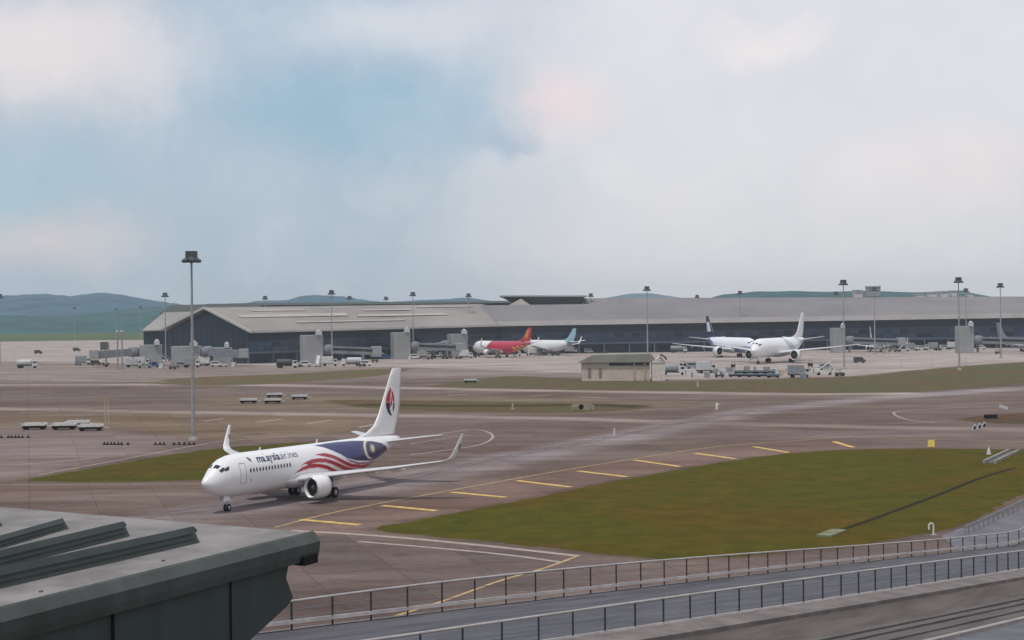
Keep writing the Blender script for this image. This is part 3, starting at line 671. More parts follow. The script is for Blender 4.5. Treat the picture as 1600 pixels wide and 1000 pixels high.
# second pier roof seen behind the gable
bk = empty('rear_pier', (0, 0, 0), 0, 'paler low pier roof showing behind the left of the dark gable', 'terminal')
P = [atY(x, y, Y) for x, y, Y in ((222, 516, 800), (268, 514, 790), (335, 486, 840), (256, 488, 850))]
quad('roof', P, ROOFM, bk, .6)
q = [Vector((P[0].x, P[0].y + 3, 0)), Vector((P[1].x + 4, P[1].y + 3, 0)), Vector((P[1].x + 4, P[1].y + 3, P[1].z - .7)), Vector((P[0].x, P[0].y + 3, P[0].z - .7))]
mb = MB(); mb.add(q + [p + Vector((0, .5, 0)) for p in q], [(0, 1, 2, 3), (7, 6, 5, 4), (3, 2, 6, 7), (0, 3, 7, 4), (1, 5, 6, 2)]); mb.build('wall', gdk, bk)
P2 = [atY(x, y, Y) for x, y, Y in ((250, 489, 900), (420, 488, 900), (400, 473, 940), (268, 477, 940))]
TREEBAND = mat('far_tree_band', (.075, .085, .08), .8)  # grey-green: the roof shapes in it stand in for far trees
quad('roof', P2, TREEBAND, bk, .6)
mb = MB(); mb.box(((P2[0].x + P2[1].x) / 2, 912, P2[0].z / 2 - .4), (P2[1].x - P2[0].x - 6, 20, P2[0].z - 1.4)); mb.build('wall', gdk, bk)
mb = MB(); mb.box((-30, 975, 14.5), (330, 30, 29)); pr = mb.build('wall', WALLD, bk)
mb = MB(); mb.prism([(957, 29.05), (993, 29.05), (975, 30.6)], -197, 137, plane='yz'); mb.build('roof', TREEBAND, bk)  # prism stands in for the tree line above the pier ridge
# ================================================================== HIGH MASTS
def make_mast():
    r = empty('lamp_mast', (0, 0, 0)); H = 33.3
    m = MB(); m.tube((0, 0, .5), (0, 0, H - 1.4), .36, .17, 10); m.build('pole', mat('mast_steel', (.27, .27, .28), .55, var=.15), r)
    m = MB(); m.lathe([(0, .9), (.5, .9), (.5, .5), (.9, .45)], (0, 0, 0), 'z', 12); m.build('base', CONC, r)
    m = MB(); m.lathe([(H - 1.6, .3), (H - 1.5, 1.3), (H - 1.25, 1.3), (H - 1.2, .25)], (0, 0, 0), 'z', 14); m.build('head_ring', DGREY, r)
    for k in range(8):
        a = k * math.pi / 4 + .2; c, s = math.cos(a), math.sin(a)
        m = MB(); P = []
        for dr, dz in ((.7, -.2), (1.65, -.7), (1.75, -.35), (.85, .35)):
            for t in (-.5, .5): P.append((c * dr - s * t, s * dr + c * t, H - .9 + dz))
        m.add(P, [(0, 1, 3, 2), (2, 3, 5, 4), (4, 5, 7, 6), (6, 7, 1, 0), (0, 2, 4, 6), (1, 7, 5, 3)]); m.build('floodlight', DGREY, r)
    m = MB(); m.box((0, 0, H - .1), (1.9, 1.6, 1.1)); m.tube((0, 0, H - 1.5), (0, 0, H + .4), .22); m.build('winch_housing', DGREY, r, bevel=.1)
    return r
mast0 = make_mast(); HM = 33.55
masts = [(302, 394, 'tallest-looking lamp mast, standing on the left apron right behind the taxiing jet'),
 (0, 460, 'lamp mast cut by the left edge of the frame'), (259, 458, 'lamp mast in front of the dark gable end of the pier'),
 (519, 454, 'lamp mast by the first gate tower of the pier'), (646, 457, 'lamp mast between the two leftmost grey gate towers'),
 (733, 459, 'lamp mast at the nose of the red and white jet'), (1012, 448, 'lamp mast behind the beige hip-roofed hut'),
 (1157, 455, 'lamp mast above the dark-tailed jet behind the big white one'), (1319, 438, 'lamp mast just past the right wing tip of the big white jet'),
 (1499, 434, 'lamp mast by the rightmost gate tower'), (1564, 443, 'lamp mast nearest the right edge of the frame'), (1367, 449, 'lamp mast at the tail of the head-on jet at its gate'),
 (924, 459, 'lamp mast right of the roof lantern'), (444 - 29, 463, 'small far lamp mast over the left end of the pier roof'), (547, 463, 'small far lamp mast right of the low middle hill'),
 (604, 464, 'small far lamp mast midway over the pier roof'), (980, 467, 'tiny far lamp mast left of the hut mast'), (1040, 468, 'tiny far lamp mast right of the hut mast'),
 (1090, 461, 'small far lamp mast above the roof left of the right-hand hill'), (1151, 465, 'tiny far lamp mast low on the left foot of the right-hand hill'), (1210, 466, 'tiny far lamp mast in the middle of the right-hand hill'),
 (1307, 456, 'small far lamp mast close left of a tall one on the right-hand hill'), (1274, 466, 'tiny far lamp mast before the right-hand hill, above the white fin'), (1510, 451, 'small far lamp mast right of the tallest mast at right'),
 (117, 480, 'leftmost tiny lamp mast in front of the left hill'), (182, 481, 'middle tiny lamp mast in front of the left hill'), (220, 479, 'rightmost tiny lamp mast in front of the left hill')]
for i, (px, ty, lab) in enumerate(masts):
    D = (hor(px) - ty) / (HM / CH - 1); Y = CH * F / D
    o = mast0 if i == 0 else copy_tree(mast0)
    p = atY(px, hor(px) + D, Y); o.location = (p.x, p.y, 0); o.rotation_euler = (0, 0, i * .7)
    tag(o, lab, 'light mast', 'high lamp masts around the apron')
# ================================================================== HILLS
def ridge(name, Y0, Y1, prof, col, nz=6, seed=0, x_ext=1):
    """terrain strip: rises from z=0 at Y0 to the ridge height at Y1, then falls"""
    xs = [p[0] for p in prof]; n = 260; rows = 26
    px = np.linspace(xs[0], xs[-1], n); X = np.zeros((rows, n)); Y = X.copy(); Z = X.copy()
    for i in range(rows):
        t = i / (rows - 3)
        for j in range(n):
            top = atY(px[j], float(np.interp(px[j], xs, [p[1] for p in prof])), Y1).z
            yy = Y0 + (Y1 - Y0) * t; f = math.sin(min(t, 1) * math.pi / 2) if t <= 1 else 1 - (t - 1) * 4
            x = (px[j] - 800) / F * (Y1 * .5 + yy * .5)
            nn = noise.fractal(Vector((x * .004, yy * .004, seed)), 1, 2, 5)
            fine = noise.noise(Vector((x * .03, yy * .03, seed)))
            X[i, j], Y[i, j] = (px[j] - 800) / F * yy, yy; Z[i, j] = max(-1, (top) * f + (nn * nz * .6 + fine * nz * .35) * min(1, t * 2))
    o = np_mesh(name, X, Y, Z, None, col)
    return tag(o, kind='structure')
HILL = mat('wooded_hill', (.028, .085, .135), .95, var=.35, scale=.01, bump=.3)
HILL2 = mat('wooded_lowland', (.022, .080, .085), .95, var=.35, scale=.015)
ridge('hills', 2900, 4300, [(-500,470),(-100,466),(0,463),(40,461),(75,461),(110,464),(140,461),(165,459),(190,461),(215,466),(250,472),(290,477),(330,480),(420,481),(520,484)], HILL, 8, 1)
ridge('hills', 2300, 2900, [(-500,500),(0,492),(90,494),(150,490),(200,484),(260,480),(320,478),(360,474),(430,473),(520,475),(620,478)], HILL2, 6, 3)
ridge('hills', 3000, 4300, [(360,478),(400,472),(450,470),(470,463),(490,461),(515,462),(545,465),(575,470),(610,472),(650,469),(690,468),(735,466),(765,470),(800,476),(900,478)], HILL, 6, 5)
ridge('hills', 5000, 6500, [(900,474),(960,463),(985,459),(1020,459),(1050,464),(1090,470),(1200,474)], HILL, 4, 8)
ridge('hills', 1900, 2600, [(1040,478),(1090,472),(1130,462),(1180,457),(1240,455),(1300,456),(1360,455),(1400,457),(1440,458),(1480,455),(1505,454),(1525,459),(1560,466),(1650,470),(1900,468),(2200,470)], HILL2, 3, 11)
# buildings on the right-hand hill
def hill_house(px, py, w, h, Y, m, lab, nm='hill_building', storeys=2, rd=0):
    p = atY(px, py, Y); r = empty(nm, (p.x, p.y, p.z - 6), rd, lab, 'building', 'buildings on the far hill')
    b = MB(); b.box((0, 0, h / 2 + 3), (w, 14, h + 6)); b.build('wall', m, r)
    b = MB(); b.box((0, 0, h + 6.3), (w + 1.5, 15.5, .8)); b.build('roof', LGREY, r)
    for s in range(storeys):
        b = MB(); b.box((0, -7.05, 7 + (s + .5) * (h - 2) / storeys), (w * .86, .2, (h - 2) / storeys * .45)); b.build('window_band', GLASSD, r)
CREAM = mat('pale_pink_wall', (.55, .47, .46), .8, var=.1, scale=.05)
hill_house(1364, 457, 20, 9, 2300, MGREY, 'dark boxy block standing highest on the right-hand hill')
hill_house(1340, 461, 12, 7, 2280, CREAM, 'small pale house left of the dark boxy hill block')
for i, (x, y, w, h, lab) in enumerate(((1436,462,18,6,'leftmost low pale building of the row on the far right hill'),(1456,460,16,8,'second pale building of the row on the far right hill'),(1474,459,14,8,'pale stepped building in the middle of the hill row'),(1489,458,10,10,'narrow taller building left of the tall mast on the hill'),(1512,461,16,8,'rightmost pale building of the hill row'))):
    hill_house(x, y + 1, w * .8, h * .45, 2290 + i * 8, CREAM, lab, storeys=1)
# ================================================================== AIRCRAFT
ST = [(0,.03,2.93,2.87),(.12,.28,3.16,2.66),(.35,.5,3.38,2.42),(.7,.74,3.62,2.15),(1.1,.95,3.9,1.92),(1.6,1.17,4.32,1.73),(2.1,1.36,4.66,1.59),(3,1.6,5.02,1.42),(4.2,1.79,5.25,1.34),(5.5,1.87,5.34,1.3),(6.5,1.88,5.35,1.3),(24,1.88,5.35,1.3),(25.5,1.88,5.35,1.36),(27,1.85,5.35,1.52),(28.5,1.77,5.35,1.8),(30,1.65,5.34,2.15),(31.5,1.47,5.32,2.58),(33,1.25,5.29,3.02),(34.5,1.0,5.25,3.5),(36,.7,5.2,3.98),(37.3,.42,5.08,4.38),(37.9,.22,4.95,4.6),(38,.05,4.85,4.72)]
STN = np.array(ST)
def airframe(name, loc, rz, label, kx=1, kr=1, ky=1, kfin=1, eng_y=4.83, eng_r=1.0, livery=None, winglet=True, fine=True, group=None, bogie=False, finmat=None, engmat=None, surfm=None):
    root = empty(name, loc, rz, label, 'airplane', group)
    def stn(x): return [float(np.interp(x, STN[:, 0], STN[:, k])) for k in (1, 2, 3)]
    Z = lambda z: z * kr if z < 5.35 else 5.35 * kr + (z - 5.35) * kfin
    def surf(x, phi, off=0.0, side=1):    # phi degrees from top
        w, t, b = stn(x); zc = (t + b) / 2; h = (t - b) / 2; a = math.radians(phi)
        return (-x * kx, side * (w + off) * math.sin(a) * kr, (zc + (h + off) * math.cos(a)) * kr)
    def surfz(x, z, off=.015, side=1):
        w, t, b = stn(x); zc = (t + b) / 2; h = (t - b) / 2; c = max(-1, min(1, (z - zc) / h)); return (-x * kx, side * ((w * math.sqrt(max(0, 1 - c * c))) + off) * kr, z * kr)
    # fuselage as one continuous skin, its paint in a colour layer
    if fine: xs = np.concatenate([np.linspace(0, 1, 14)**2 * 2.0, np.arange(2.08, 37.9, .085), [37.95, 38]]); nphi = 160
    else: xs = np.array(sorted(set([s[0] for s in ST] + list(np.arange(1, 37.5, .5))))); nphi = 48
    rows, cols = [], []
    for x in xs:
        r, c = [], []
        for j in range(nphi):
            ph = 360 * j / nphi; p = surf(x, ph); r.append(p); c.append(livery(x, math.cos(math.radians(ph)), p[1], p[2] / kr) if livery else (.78, .78, .79))
        rows.append(r); cols.append(c)
    m = MB(); m.grid(rows, True, cols=cols)
    fus = m.build('fuselage', mat('aircraft_skin', (.8, .8, .8), .35, var=.025, scale=.5, attr='tint', coat=.4), root, ZS)
    sm = surfm or WHITE; zc = 3.76
    # cockpit windows
    for sd in (-1, 1):
        for nm, (xa, xb, p0, p1, sk) in (('cockpit_window', (1.5, 1.9, 8, 34, .2)), ('cockpit_window', (1.7, 2.3, 44, 58, .12)), ('cockpit_window', (2.42, 2.95, 50, 62, -.1))):
            m = MB(); rws = []
            for i in range(6):
                u = i / 5; rws.append([surf(xa + (xb - xa) * v / 4 + sk * u, p1 + (p0 - p1) * (.15 + .85 * v / 4 if 0 else v / 4) * 1.0 if False else p0 + (p1 - p0) * u, .02, sd) for v in range(5)])
            m.grid(rws, flip=(sd < 0)); m.build(nm, GLASSD, fus, ZS)
    if fine:
        for sd in (-1, 1):
            k = 0; x = 5.95
            while x < 13.2:
                if not (abs(x - 17.6) < .2):
                    m = MB(); ri = [(math.cos(t) * .15, math.sin(t) * .22) for t in [i * math.pi / 5 for i in range(10)]]
                    m.add([surfz(x + a, zc + b_, .02, sd) for a, b_ in ri], [tuple(range(10)) if sd > 0 else tuple(range(10))[::-1]]); m.build('cabin_window', GLASSD, fus, ZS); k += 1
                x += .54
            for xd, w_, h0, h1 in ((4.3, .9, 2.68, 4.5), (31.6, .8, 3.2, 4.6)):   # door outlines
                m = MB()
                for a, b_ in (((xd, h0), (xd, h1)), ((xd + w_, h0), (xd + w_, h1)), ((xd, h0), (xd + w_, h0)), ((xd, h1), (xd + w_, h1))):
                    q = [surfz(a[0] + (b_[0] - a[0]) * t / 8, a[1] + (b_[1] - a[1]) * t / 8, .012, sd) for t in range(9)]
                    for i in range(8): m.bar(q[i], q[i + 1], .035, .035)
                m.build('door_outline', MGREY, fus, ZS)
            m = MB(); m.add([surfz(x, z, .02, sd) for x, z in ((5.95, 2.75), (6.1, 2.75), (6.1, 2.95), (5.95, 2.95))], [(0, 1, 2, 3)]); m.build('static_port', DGREY, fus, ZS)
        for x, h in ((9.5, .35), (20.2, .45)):
            m = MB(); m.prism([(-x, 5.3), (-x - .35, 5.3), (-x - .4, 5.3 + h), (-x - .25, 5.3 + h)], -.03, .03, plane='xz'); m.build('blade_antenna', WHITE, fus, ZS)
    def foil(P, LEx, y, z, ch, th, n=7, vert=False):
        out = []
        prof = [(0, 0), (.04, .5), (.15, .9), (.35, 1), (.6, .72), (.85, .3), (1, .03), (.85, -.15), (.6, -.4), (.35, -.6), (.15, -.6), (.04, -.38)]
        for c, t in prof:
            if vert: out.append((-(LEx + c * ch) * kx, y * ky + (t if t > 0 else t * 1.55) * th / 2 * ch, Z(z)))
            else: out.append((-(LEx + c * ch) * kx, y * ky, z * kr + t * th / 2 * ch * kr * 1.1))
        return out
    for sd in (-1, 1):
        secs = [(12.6, .8, 2.05, 8.0, .13), (14.2, 2.2, 2.2, 6.9, .13), (16.35, 5.8, 2.62, 4.75, .12), (19.6, 11.5, 3.22, 3.0, .11), (22.6, 16.6, 3.85, 1.65, .10)]
        rows = [foil(None, a, b_ * sd, c, d, e) for a, b_, c, d, e in secs]
        if winglet:
            for a, y, z, ch in ((23.05, 17.25, 4.02, 1.45), (23.4, 17.6, 4.4, 1.2), (24.1, 17.85, 5.3, .9), (25.0, 18.1, 6.5, .55)):
                r = []
                for c, t in [(0, 0), (.04, .5), (.15, .9), (.35, 1), (.6, .72), (.85, .3), (1, .03), (.85, -.15), (.6, -.4), (.35, -.6), (.15, -.6), (.04, -.38)]:
                    k = min(1, (y - 16.6) / 1.1); r.append((-(a + c * ch) * kx, sd * (y - t * .09 * k * ch) * ky, (z + t * .05 * (1 - k) * ch) * kr))
                rows.append(r)
            m = MB(); m.grid(rows[:6], True, flip=(sd > 0)); w = m.build('wing', mat('wing_grey', (.52, .52, .54), .4, var=.06), root, ZS)
            m = MB(); m.grid(rows[5:], True, flip=(sd > 0)); m.add(rows[-1], [tuple(range(12))]); m.build('winglet', WHITE, w, ZS)
            if fine:
                for s2 in (1, -1):
                    m = MB(); cx, cz = 24.35, 5.15; k1 = .09 * s2
                    m.add([(-(cx + .22), sd * (17.82 + k1), cz - .2), (-(cx + .5), sd * (17.83 + k1), cz - .15), (-(cx + .6), sd * (17.92 + k1), cz + .35), (-(cx + .38), sd * (17.92 + k1), cz + .35)], [(0, 1, 2, 3)]); m.build('winglet_emblem', BLUE, w, ZS)
        else:
            m = MB(); m.grid(rows, True, flip=(sd > 0)); m.add(rows[-1], [tuple(range(12))]); w = m.build('wing', mat('wing_grey', (.52, .52, .54), .4, var=.06), root, ZS)
        for yf, xf, zf in ((3.9, 20.0, 2.05), (8.2, 20.6, 2.55), (11.2, 21.8, 2.9)):
            m = MB(); m.lathe([(0, .02), (-.5, .16), (-1.3, .22), (-2.3, .14), (-2.9, .02)], (-(xf - 1.6) * kx, yf * sd * ky, zf * kr), 'x', 8); m.build('flap_fairing', WHITE, w, ZS)
        # engine
        ey, er = eng_y * sd, eng_r; ex = 13.0 * kx; ez = (1.62 if kr < 1.3 else 1.72) * kr; L = 3.75 * (er if er > 1.1 else 1)
        en = MB(); en.lathe([(0 - .55, er * .86), (-.25, er * .84), (-.05, er * .88), (0, er * .95), (-.1, er * 1.03), (-.6, er * 1.1), (-1.6, er * 1.13), (-2.6, er * 1.05), (-L + .9, er * .86), (-L + .9, er * .7)], (-ex, ey, ez), 'x', 32)
        en = en.build('engine', engmat or WHITE, root, ZS)
        m = MB(); m.lathe([(.02 - .06, er * .9), (.03, er * .94), (-.02, er * 1.0), (-.12, er * 1.035)], (-ex, ey, ez), 'x', 32); m.build('intake_lip', METALB, en, ZS)
        m = MB(); m.lathe([(-.5, er * .86), (-.52, er * .3), (-.52, .01)], (-ex, ey, ez), 'x', 24); m.build('fan', BLACK, en, ZS)
        m = MB()
        m.lathe([(-.12, .01), (-.25, er * .12), (-.5, er * .28)], (-ex, ey, ez), 'x', 14); m.build('spinner', DGREY, en, ZS)
        m = MB(); m.lathe([(-L + 1.4, er * .68), (-L + .5, er * .55), (-L + .1, er * .42), (-L - .5, er * .12), (-L - .7, .01)], (-ex, ey, ez), 'x', 20); m.build('exhaust', MGREY, en, ZS)
        m = MB(); zt = (2.62 if kr < 1.3 else 2.9) * kr
        m.add([(-ex - .9, ey - .12, ez + er), (-ex - .9, ey + .12, ez + er), (-ex - L * .75, ey + .18, ez + er * .85), (-ex - L * .75, ey - .18, ez + er * .85), (-ex - 2.2 * kx, ey - .12, zt + .05), (-ex - 2.2 * kx, ey + .12, zt + .05), (-ex - 6.2 * kx, ey + .15, zt - .1), (-ex - 6.2 * kx, ey - .15, zt - .1)], [(0, 1, 5, 4), (3, 7, 6, 2), (0, 4, 7, 3), (1, 2, 6, 5), (4, 5, 6, 7), (0, 3, 2, 1)]); m.build('pylon', engmat or WHITE, en, ZS)
        # tailplane
        rows = [foil(None, 33.3, .3 * sd, 4.55, 4.1, .10), foil(None, 35.0, 3.3 * sd, 4.9, 2.9, .09), foil(None, 37.1, 7.17 * sd * (1 if ky == 1 else 1), 5.3, 1.5, .08)]
        rows = [[(a, b_ / ky * min(ky, 1.35 * 1.0 if ky > 1.3 else ky), c) for a, b_, c in r] for r in rows]
        m = MB(); m.grid(rows, True, flip=(sd > 0)); m.add(rows[-1], [tuple(range(12))]); m.build('tailplane', mat('wing_grey', (.52, .52, .54)), root, ZS)
    # belly fairing
    m = MB(); rows = []
    for x, w, h in ((11.4, .3, .05), (12.6, 1.5, .5), (14, 2.05, .85), (17, 2.15, 1.0), (20, 2.1, .95), (22, 1.5, .6), (23.6, .3, .05)):
        rows.append([(-x * kx, w * math.sin(a) * kr, (2.15 - h * math.cos(a) * 1.02 if math.cos(a) > -.2 else 2.15 + .2 * h) * kr) for a in [i * math.pi / 10 for i in range(20)]])
    m.grid(rows, True); m.build('belly_fairing', mat('belly_grey', (.60, .61, .63), .45, var=.05), root, ZS)
    # fin with dorsal fillet
    fr = [(28.2, 5.30, 9.2, .02), (30.6, 5.75, 6.75, .06), (32.2, 6.4, 5.45, .085), (33.2, 7.4, 4.85, .09), (34.1, 8.8, 4.2, .09), (35.0, 10.2, 3.45, .09), (35.9, 11.6, 2.7, .085), (36.45, 12.35, 2.2, .08), (36.8, 12.5, 1.8, .05)]
    rows = [foil(None, a, 0, z, ch, th, vert=True) for a, z, ch, th in fr]
    rows = [[(a, b_ * (1 if ky == 1 else 1), c) for a, b_, c in r] for r in rows]
    m = MB(); m.grid([rows[0]] + rows[1:], True, flip=True); m.add(rows[-1], [tuple(range(12))]); fin = m.build('fin', finmat or WHITE, root, ZS)
    # landing gear
    def wheel(x, y, r, w, par):
        m = MB(); m.lathe([(-w / 2, r * .55), (-w / 2, r * .9), (-w / 2 + .05, r), (w / 2 - .05, r), (w / 2, r * .9), (w / 2, r * .55)], (x, y, r), 'y', 20); t = m.build('wheel', BLACK, par, ZS)
        m = MB(); m.lathe([(-w / 2 + .03, .01), (-w / 2 + .02, r * .55), (w / 2 - .02, r * .55), (w / 2 - .03, .01)], (x, y, r), 'y', 14); m.build('rim', LGREY, t, ZS)
    nx = -4.0 * kx
    m = MB(); m.tube((nx, 0, .35 * kr), (nx + .1, 0, 1.9 * kr), .09 * kr, .12 * kr); m.tube((nx - .1, 0, .9 * kr), (nx - 1.1, 0, 1.7 * kr), .05 * kr); ng = m.build('nose_gear', LGREY, root, ZS)
    for y in (-.22, .22): wheel(nx, y * kr, .35 * kr, .2 * kr, ng)
    for y in (-.38, .38):
        m = MB(); m.box((nx + .5 * kr, y * kr, 1.3 * kr), (1.1 * kr, .04, .55 * kr)); m.build('gear_door', WHITE, ng, ZS)
    if fine:
        m = MB(); m.lathe([(.06, .01), (.05, .09), (0, .1), (-.08, .06)], (nx + .15, 0, 1.15), 'x', 10); m.build('taxi_lamp', WHITE, ng, ZS)
    for sd in (-1, 1):
        gx, gy = -19.6 * kx, 2.86 * sd * (5.3 / 2.86 if bogie else 1)
        m = MB(); m.tube((gx, gy, .5 * kr), (gx, gy, 2.3 * kr), .13 * kr, .16 * kr); m.tube((gx, gy, 1.2 * kr), (gx, gy - sd * 1.2, 1.9 * kr), .08 * kr); mg = m.build('main_gear', LGREY, root, ZS)
        for dx in ((-1, 1) if bogie else (0,)):
            for y in (-.43, .43): wheel(gx + dx * .95, gy + y * (1.3 if bogie else 1), .56 * (1.25 if bogie else 1), .4 * (1.25 if bogie else 1), mg)
        m = MB(); m.box((gx, gy + sd * .62 * kr, 1.6 * kr), (1.0 * kr, .05, 1.0 * kr)); m.build('gear_door', WHITE, mg, ZS)
    return root, fus, fin, surfz
# ---- main jet livery, in (metres aft of nose, height) as read off the photograph
blue_top = [(18.6, 5.28), (19.2, 5.22), (21.8, 5.27), (23.8, 5.26), (26.6, 5.20), (28.7, 5.07), (30.5, 4.92), (32.2, 4.62), (33.4, 4.15), (34.1, 3.7)]
blue_bot = [(18.6, 5.28), (19.2, 5.17), (20.5, 4.9), (21.6, 4.53), (22.9, 4.08), (24.0, 3.62), (26.1, 3.2), (29.2, 2.95), (31.5, 3.0), (34.1, 3.66)]
S1 = [(17.9, 4.25), (18.5, 4.42), (19.8, 4.43), (21.0, 4.22), (22.2, 3.86), (23.6, 3.36), (25.1, 2.95), (27.4, 2.68), (29.5, 2.62), (31, 2.8)]
S2 = [(14.9, 3.5), (15.6, 3.75), (16.6, 3.93), (18.1, 4.02), (19.7, 3.9), (21.0, 3.62), (22.4, 3.2), (23.8, 2.78), (25.2, 2.5), (27, 2.2)]
S3 = [(13.6, 2.75), (14.2, 3.02), (15.1, 3.34), (16.7, 3.54), (18.4, 3.46), (20.0, 3.18), (21.2, 2.8), (22.5, 2.4), (24, 2.1)]
S0 = [(23.5, 3.72), (24.6, 3.38), (26.4, 2.98), (28.5, 2.84), (31.5, 2.9)]
A_ = {k: np.array(v) for k, v in dict(bt=blue_top, bb=blue_bot, s1=S1, s2=S2, s3=S3, s0=S0).items()}
NAVY, RD, WH, PK = (.012, .018, .12), (.36, .008, .025), (.76, .765, .78), (.74, .52, .55)
def liv_main(x, c, y, z):
    ip = lambda k: float(np.interp(x, A_[k][:, 0], A_[k][:, 1]))
    col = WH
    if 18.6 < x < 34.1 and z <= ip('bt') + (.0) and z > ip('bb'):
        col = NAVY
        if x > 26.4:
            f = min(1, (x - 26.4) / 4); col = tuple(a * (1 - f) + b * f for a, b in zip(NAVY, (.03, .018, .09)))
        # crescent and star, gold-white
        ex, ez = (x - 29.3) / 1.45, (z - 4.12) / .98; e2, e3 = (x - 29.72) / 1.35, (z - 4.12) / .88
        if ex * ex + ez * ez < 1 and e2 * e2 + e3 * e3 > 1 and x < 29.9: col = (.62, .55, .44)
        sx, sz = (x - 29.85) / .62, (z - 4.2) / .5; rr_, th_ = math.hypot(sx, sz), math.atan2(sz, sx)
        if rr_ < .72 + .28 * math.cos(14 * th_): col = (.68, .58, .33)
        return col
    if 13.6 < x < 31.5 and z < ip('bb') - .02:
        def band(k, w):
            a = A_[k]
            if x < a[0, 0] or x > a[-1, 0]: return False
            t = (x - a[0, 0]) / (a[-1, 0] - a[0, 0]); ww = w * min(1, t * 7, (1 - t) * 5 + .2); v = ip(k); return v - ww < z < v
        if band('s1', .38) or band('s2', .40) or band('s3', .37): return RD
        if band('s0', .16): return (.25, .02, .09)
        # the soft pink shading inside the waves
        for k in ('s1', 's2', 's3'):
            a = A_[k]
            if a[0, 0] + 2 < x < a[-1, 0] and ip(k) - .5 < z < ip(k): return PK
    return col
TH = 1.038
jx, jy = -34.4, 167.3
jet, fus, fin, sz_ = airframe('passenger_jet', (jx, jy, 0), TH + math.pi, 'white twin-engine jet with blue tail flank and red and white waves, taxiing in the foreground', livery=liv_main, eng_r=1.02)
# lettering wrapped onto the fuselage side
LET = mat('navy_lettering', (.012, .02, .10), .45, var=.02)
def lettering(txt, x0, z0, size, name, side, bold=0.0, fit=None, shear=0):
    cu = bpy.data.curves.new('t', 'FONT'); cu.body = txt; cu.size = size; cu.offset = bold; cu.shear = shear; cu.resolution_u = 2
    ob = bpy.data.objects.new('t', cu); COL.objects.link(ob); dg = bpy.context.evaluated_depsgraph_get()
    me = bpy.data.meshes.new_from_object(ob.evaluated_get(dg)); bpy.data.objects.remove(ob)
    w = max(v.co.x for v in me.vertices); k = fit / w if fit else 1
    for v in me.vertices:
        u = v.co.x * k
        x = x0 + (u if side > 0 else (w * k - u)); p = sz_(x, z0 + v.co.y, .03, side); v.co = (p[0], p[1], p[2] * ZS)
    me.materials.clear(); me.materials.append(LET); me.name = name
    o = bpy.data.objects.new(name, me); COL.objects.link(o); o.parent = fus
for sd in (1, -1):
    if sd > 0: lettering('malaysia', 7.45, 4.42, .95, 'lettering', 1, .022, 4.1); lettering('airlines', 11.65, 4.42, .95, 'lettering', 1, -.004, 3.2)
    else: lettering('airlines', 7.45, 4.42, .95, 'lettering', -1, -.004, 3.2); lettering('malaysia', 10.75, 4.42, .95, 'lettering', -1, .022, 4.1)
    m = MB(); ox = 5.95
    for tri in (((0, .62), (.25, .66), (.2, .32)), ((.22, .62), (.62, .42), (.3, .34)), ((.12, .34), (.45, .4), (.62, .1))):
        P = [sz_(ox + a * 1.0, 4.40 + b_ * .9, .03, sd) for a, b_ in tri]; m.add(P, [(0, 1, 2) if sd > 0 else (2, 1, 0)])
    m.build('emblem', LET, fus, ZS)
# tail emblem: red upper, dark lower, split by pale strokes
def finside(x, z, sd, off):
    return (-x, sd * off, z)
for sd in (1, -1):
    def patch(pts, m_, o):
        mb = MB(); n = len(pts)
        V = []
        for a, z in pts:
            fr_le = np.interp(z, [7.4, 8.8, 10.2, 11.6], [33.2, 34.1, 35.0, 35.9]); ch = np.interp(z, [7.4, 8.8, 10.2, 11.6], [4.85, 4.2, 3.45, 2.7])
            c = max(0, min(1, (a - fr_le) / ch)); t = np.interp(c, [0, .04, .15, .35, .6, .85, 1], [0, .5, .9, 1, .72, .3, .03]); th = .09
            V.append((-a, sd * (t * th / 2 * ch * (1.0 if sd > 0 else .95) + o), z))
        mb.add(V, [tuple(range(n)) if sd > 0 else tuple(range(n))[::-1]]); mb.build('tail_emblem', m_, fin, ZS)
    redm, drk = mat('emblem_red', (.50, .012, .03), .4, var=.03), mat('emblem_navy', (.010, .014, .05), .4, var=.03)
    X0, Zc, wx, wz = 36.0, 8.95, 1.32, 1.5
    def el(a0, a1, n, rx, rz, cx=X0, cz=Zc): return [(cx + rx * math.cos(math.radians(a0 + (a1 - a0) * i / n)), cz + rz * math.sin(math.radians(a0 + (a1 - a0) * i / n))) for i in range(n + 1)]
    # left lobe (crescent shape leaning along the fin): upper part red, lower part navy
    patch([(34.75, 8.75), (34.95, 9.35), (35.35, 9.95), (35.9, 10.38), (36.05, 10.3), (35.85, 9.7), (35.75, 9.2), (35.62, 8.72), (35.2, 8.9)], redm, .05)
    patch([(34.75, 8.70), (35.2, 8.84), (35.62, 8.66), (35.6, 8.1), (35.85, 7.65), (36.15, 7.35), (35.75, 7.38), (35.25, 7.7), (34.9, 8.2)], drk, .05)
    patch([(36.12, 10.1), (36.45, 9.85), (36.72, 9.3), (36.8, 8.8), (36.55, 8.9), (36.35, 9.3), (36.2, 9.7)], redm, .05)
    patch([(36.8, 8.72), (36.78, 8.2), (36.5, 7.75), (36.35, 8.0), (36.5, 8.5), (36.55, 8.8)], drk, .05)
    patch([(35.7, 8.6), (36.0, 9.0), (36.15, 9.5), (36.28, 9.2), (36.2, 8.7), (35.95, 8.35), (35.75, 8.2)], redm, .06)
